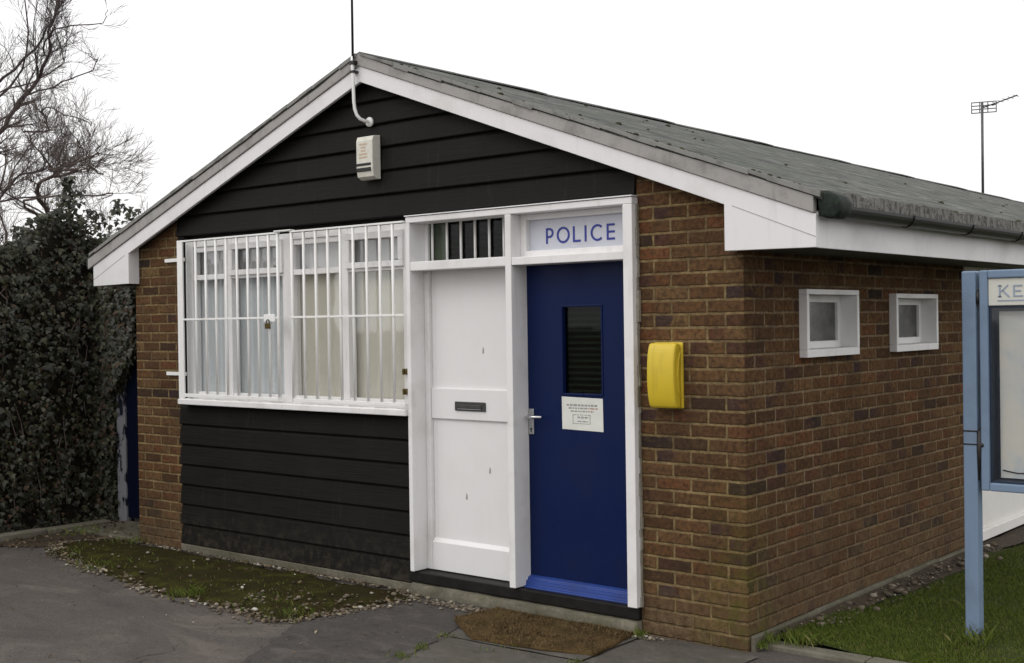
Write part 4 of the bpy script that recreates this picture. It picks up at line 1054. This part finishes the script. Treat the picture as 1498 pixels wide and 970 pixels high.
rng=random.Random(23)
T3=thing('bare_tree','low bare brown shrub just above the ivy at the left edge','shrub',(-16.2,3.2,0))
tr=MB(); tr.tube([(-16.2,3.2,-.1),(-16.2,3.2,1.0),(-16.1,3.2,1.9)],[.10,.09,.07],8); tr.build('trunk',M['bark'],T3)
br=MB()
for pts,r in (([(-16.1,3.2,1.9),(-16.5,3.2,2.8),(-16.7,3.2,3.6),(-16.6,3.2,4.2)],.035),([(-16.1,3.2,1.9),(-15.7,3.2,2.8),(-15.3,3.3,3.4),(-15.1,3.3,3.9)],.035),([(-16.1,3.2,1.9),(-15.3,3.0,2.5),(-14.5,3.0,2.9),(-13.9,3.0,3.2)],.03),([(-16.1,3.2,1.9),(-17.0,3.3,2.7),(-17.6,3.3,3.4)],.03),([(-16.1,3.2,1.9),(-16.0,3.4,3.0),(-15.9,3.4,3.9)],.03)):
    limb(br,pts,r*.7,.005,rng,2,.50,2,.55,.3,.0024,3)
br.build('branches',M['twig_b'],T3)

# ------------------------------------------------------------------ moss bed, pebbles, litter, grass
TRI=[(-5.95,-.02),(-5.0,-.03),(-2.55,-.03),(-2.30,-.16),(-2.30,-.28),(-2.48,-1.02),(-2.62,-1.10),(-3.1,-1.05),(-3.85,-1.06),(-4.7,-.92),(-5.7,-.72),(-6.1,-.45)]
def inside(poly,x,y):
    r=False
    for i in range(len(poly)):
        (x1,y1),(x2,y2)=poly[i],poly[i-1]
        if (y1>y)!=(y2>y) and x<(x2-x1)*(y-y1)/(y2-y1)+x1: r=not r
    return r
def edged(poly,x,y):
    best=9
    for i in range(len(poly)):
        a=Vector(poly[i]);b_=Vector(poly[i-1]);p=Vector((x,y)); ab=b_-a; t=max(0,min(1,(p-a).dot(ab)/ab.length_squared)); best=min(best,(p-a-ab*t).length)
    return best
mb=MB(); step=.035; vid={}
X=-6.2
xs_=[-6.2+step*i for i in range(int(4.0/step)+1)]; ys_=[-1.2+step*i for i in range(int(1.25/step)+1)]
vs=[];fs=[];idx={}
for i,x in enumerate(xs_):
    for j,y in enumerate(ys_):
        xx=x+.012*mnoise.noise(Vector((x*9,y*9,0))); yy=y+.012*mnoise.noise(Vector((x*9,y*9,7)))
        ins=inside(TRI,xx,yy); e=edged(TRI,xx,yy)*(1 if ins else -1)
        e+=.06*mnoise.noise(Vector((x*5,y*5,2)))
        hgt=-.006+.035*min(1,max(0,e/.15))+.016*mnoise.noise(Vector((x*11,y*11,3)))*min(1,max(0,e/.05))+.008*mnoise.noise(Vector((x*30,y*30,3)))
        if e<-.04: continue
        idx[(i,j)]=len(vs); vs.append((xx,yy,hgt))
for i in range(len(xs_)-1):
    for j in range(len(ys_)-1):
        k=[(i,j),(i+1,j),(i+1,j+1),(i,j+1)]
        if all(q in idx for q in k): fs.append(tuple(idx[q] for q in k))
mb.mesh(vs,fs,0,True); kind(mb.build('moss',M['moss']),'stuff')

def pebble(mb,p,s_,r):
    a=[(1,0,0),(0,1,0),(-1,0,0),(0,-1,0)]; q=[]
    rot=r.uniform(0,6.28); sx,sy,sz=s_*r.uniform(.7,1.3),s_*r.uniform(.6,1.0),s_*r.uniform(.35,.7)
    ring=[]
    n=6
    for lvl,(rad,h_) in enumerate(((.75,-.5),(1,.1),(.6,.8))):
        for k in range(n):
            t=rot+2*PI*k/n; rr_=rad*r.uniform(.85,1.15); x=math.cos(t)*rr_*sx; y=math.sin(t)*rr_*sy
            ring.append((p[0]+x,p[1]+y,p[2]+h_*sz))
    fs=[]
    for l in range(2):
        for k in range(n): fs.append((l*n+k,l*n+(k+1)%n,(l+1)*n+(k+1)%n,(l+1)*n+k))
    fs.append(tuple(range(2*n,3*n))); mb.mesh(ring,fs,0,True)
rp=random.Random(77); pb=MB(); lit=MB()
def flake(mb,p,s_,r):
    t=r.uniform(0,6.28); n=Vector((r.gauss(0,.4),r.gauss(0,.4),1)).normalized(); a=Vector((math.cos(t),math.sin(t),0)); a=(a-n*a.dot(n)).normalized(); b_=n.cross(a)
    mb.face([Vector(p)+a*s_,Vector(p)+a*.3*s_+b_*.5*s_+n*.15*s_,Vector(p)-a*s_,Vector(p)-a*.2*s_-b_*.5*s_])
n=0
while n<1900:
    x=rp.uniform(-6.2,-2.25); y=rp.uniform(-1.25,.0)
    e=edged(TRI,x,y); ins=inside(TRI,x,y)
    front= y<-.12
    if not ins and e>.10: continue
    pr=.75*math.exp(-(e/.05)**2)+(.010 if ins else 0)
    if x>-3.4 and not(x<-2.9 and y>-.5): pr+=.05
    if mnoise.noise(Vector((x*2.3,y*2.3,8)))<-.15: pr*=.25
    if rp.random()>pr: continue
    n+=1
    z=.004+.034*min(1,max(0,(e if ins else 0)/.15))
    if rp.random()<.6: pebble(pb,(x,y,z+.004),rp.uniform(.006,.016) if rp.random()<.9 else rp.uniform(.016,.024),rp)
    else: flake(lit,(x,y,z+.010),rp.uniform(.008,.022),rp)
for i in range(160):     # by the step, left of the mat
    x=rp.gauss(-1.95,.17); y=rp.gauss(-.17,.035); pebble(pb,(x,y,.010),rp.uniform(.006,.02),rp)
for i in range(230):     # whitish stones along the side wall
    y=rp.uniform(.5,3.6); x=.05+abs(rp.gauss(.10,.06)); pebble(pb,(x,y,.062),rp.uniform(.006,.014) if rp.random()<.85 else rp.uniform(.018,.032),rp)
for i in range(500):     # loose grit on the tarmac
    x=rp.uniform(-6,.4); y=rp.uniform(-3.2,-.7); pebble(pb,(x,y,.003),rp.uniform(.002,.006),rp)
for i in range(60):
    pebble(pb,(rp.gauss(-.58,.07),rp.gauss(-.10,.02),.012),rp.uniform(.005,.014),rp)
for i in range(260):
    x=rp.uniform(-6.6,-5.6); y=rp.uniform(-.8,.4); flake(lit,(x,y,.014+(.03 if (x>-6.55 and y>0) else 0)),rp.uniform(.012,.03),rp)
for i in range(70): flake(lit,(rp.uniform(-6,-.2),rp.uniform(-2.5,-.8),.010),rp.uniform(.008,.02),rp)
kind(pb.build('pebbles',M['stone']),'stuff'); kind(lit.build('leaf_litter',M['litter']),'stuff')

gb=MB(); rg=random.Random(13)
def blade(mb,x,y,z,h_,w_,r,lean=.5):
    a=r.uniform(0,6.28); l_=h_*r.uniform(.1,lean); dx,dy=math.cos(a),math.sin(a); b_=a+PI/2; wx,wy=math.cos(b_)*w_,math.sin(b_)*w_
    mid=(x+dx*l_*.35,y+dy*l_*.35,z+h_*.6)
    mb.face([(x-wx,y-wy,z),(x+wx,y+wy,z),(mid[0]+wx*.7,mid[1]+wy*.7,mid[2]),(x+dx*l_,y+dy*l_,z+h_),(mid[0]-wx*.7,mid[1]-wy*.7,mid[2])])
n=0
while n<52000:
    u=rg.random(); x=.04+rg.random()**1.15*2.2; y=.235+5.5*rg.random()**1.5
    bare=.03+.23*min(1,max(0,(y-.5)/1.1))
    d=mnoise.noise(Vector((x*3.1,y*3.1,6)))
    if x<bare+.05*d and rg.random()<.93: continue
    if d<-.35 and rg.random()<.5: continue
    n+=1; blade(gb,x,y,lawn_z(x,y)-.006,rg.uniform(.014,.036)*(1+.5*d),rg.uniform(.0014,.0028),rg,.9)
# tufts: at the corner, round the post, on paving joints and in the moss bed
def tuft(x,y,z,n,sp,h_):
    for i in range(n): blade(gb,x+rg.gauss(0,sp),y+rg.gauss(0,sp),z,rg.uniform(.4,1)*h_,rg.uniform(.0014,.003),rg,1.1)
for x,y,z,n_,sp,h_ in ((.06,.14,.03,50,.03,.07),(.17,.23,.03,120,.05,.08),(.05,.05,.02,40,.02,.05),(.25,.30,.03,100,.05,.07),(.91,.76,.03,60,.05,.06),(.95,.75,.03,25,.02,.12),(-.62,-.09,.01,60,.02,.05),(-1.42,-1.02,.01,40,.02,.04),(-1.5,-.76,.01,30,.025,.035),(-1.38,-1.2,.01,36,.03,.04),(-2.55,-.95,.02,70,.08,.05),(-3.55,-1.0,.02,120,.07,.06),(-2.9,-.9,.02,60,.12,.05),(-4.9,-.8,.02,80,.12,.05),(-5.5,-.6,.02,70,.14,.05),(-5.6,-.1,.02,80,.1,.05),(-6.3,-.1,.03,60,.12,.06),(-4.0,-.5,.03,40,.25,.03),(-3.2,-.55,.03,50,.25,.03),(-5.0,-.4,.03,40,.3,.03),(-1.03,-.695,.01,30,.08,.03),(-.58,-.75,.01,30,.02,.03)):
    tuft(x,y,z,n_,sp,h_)
kind(gb.build('grass',M['grass']),'stuff')
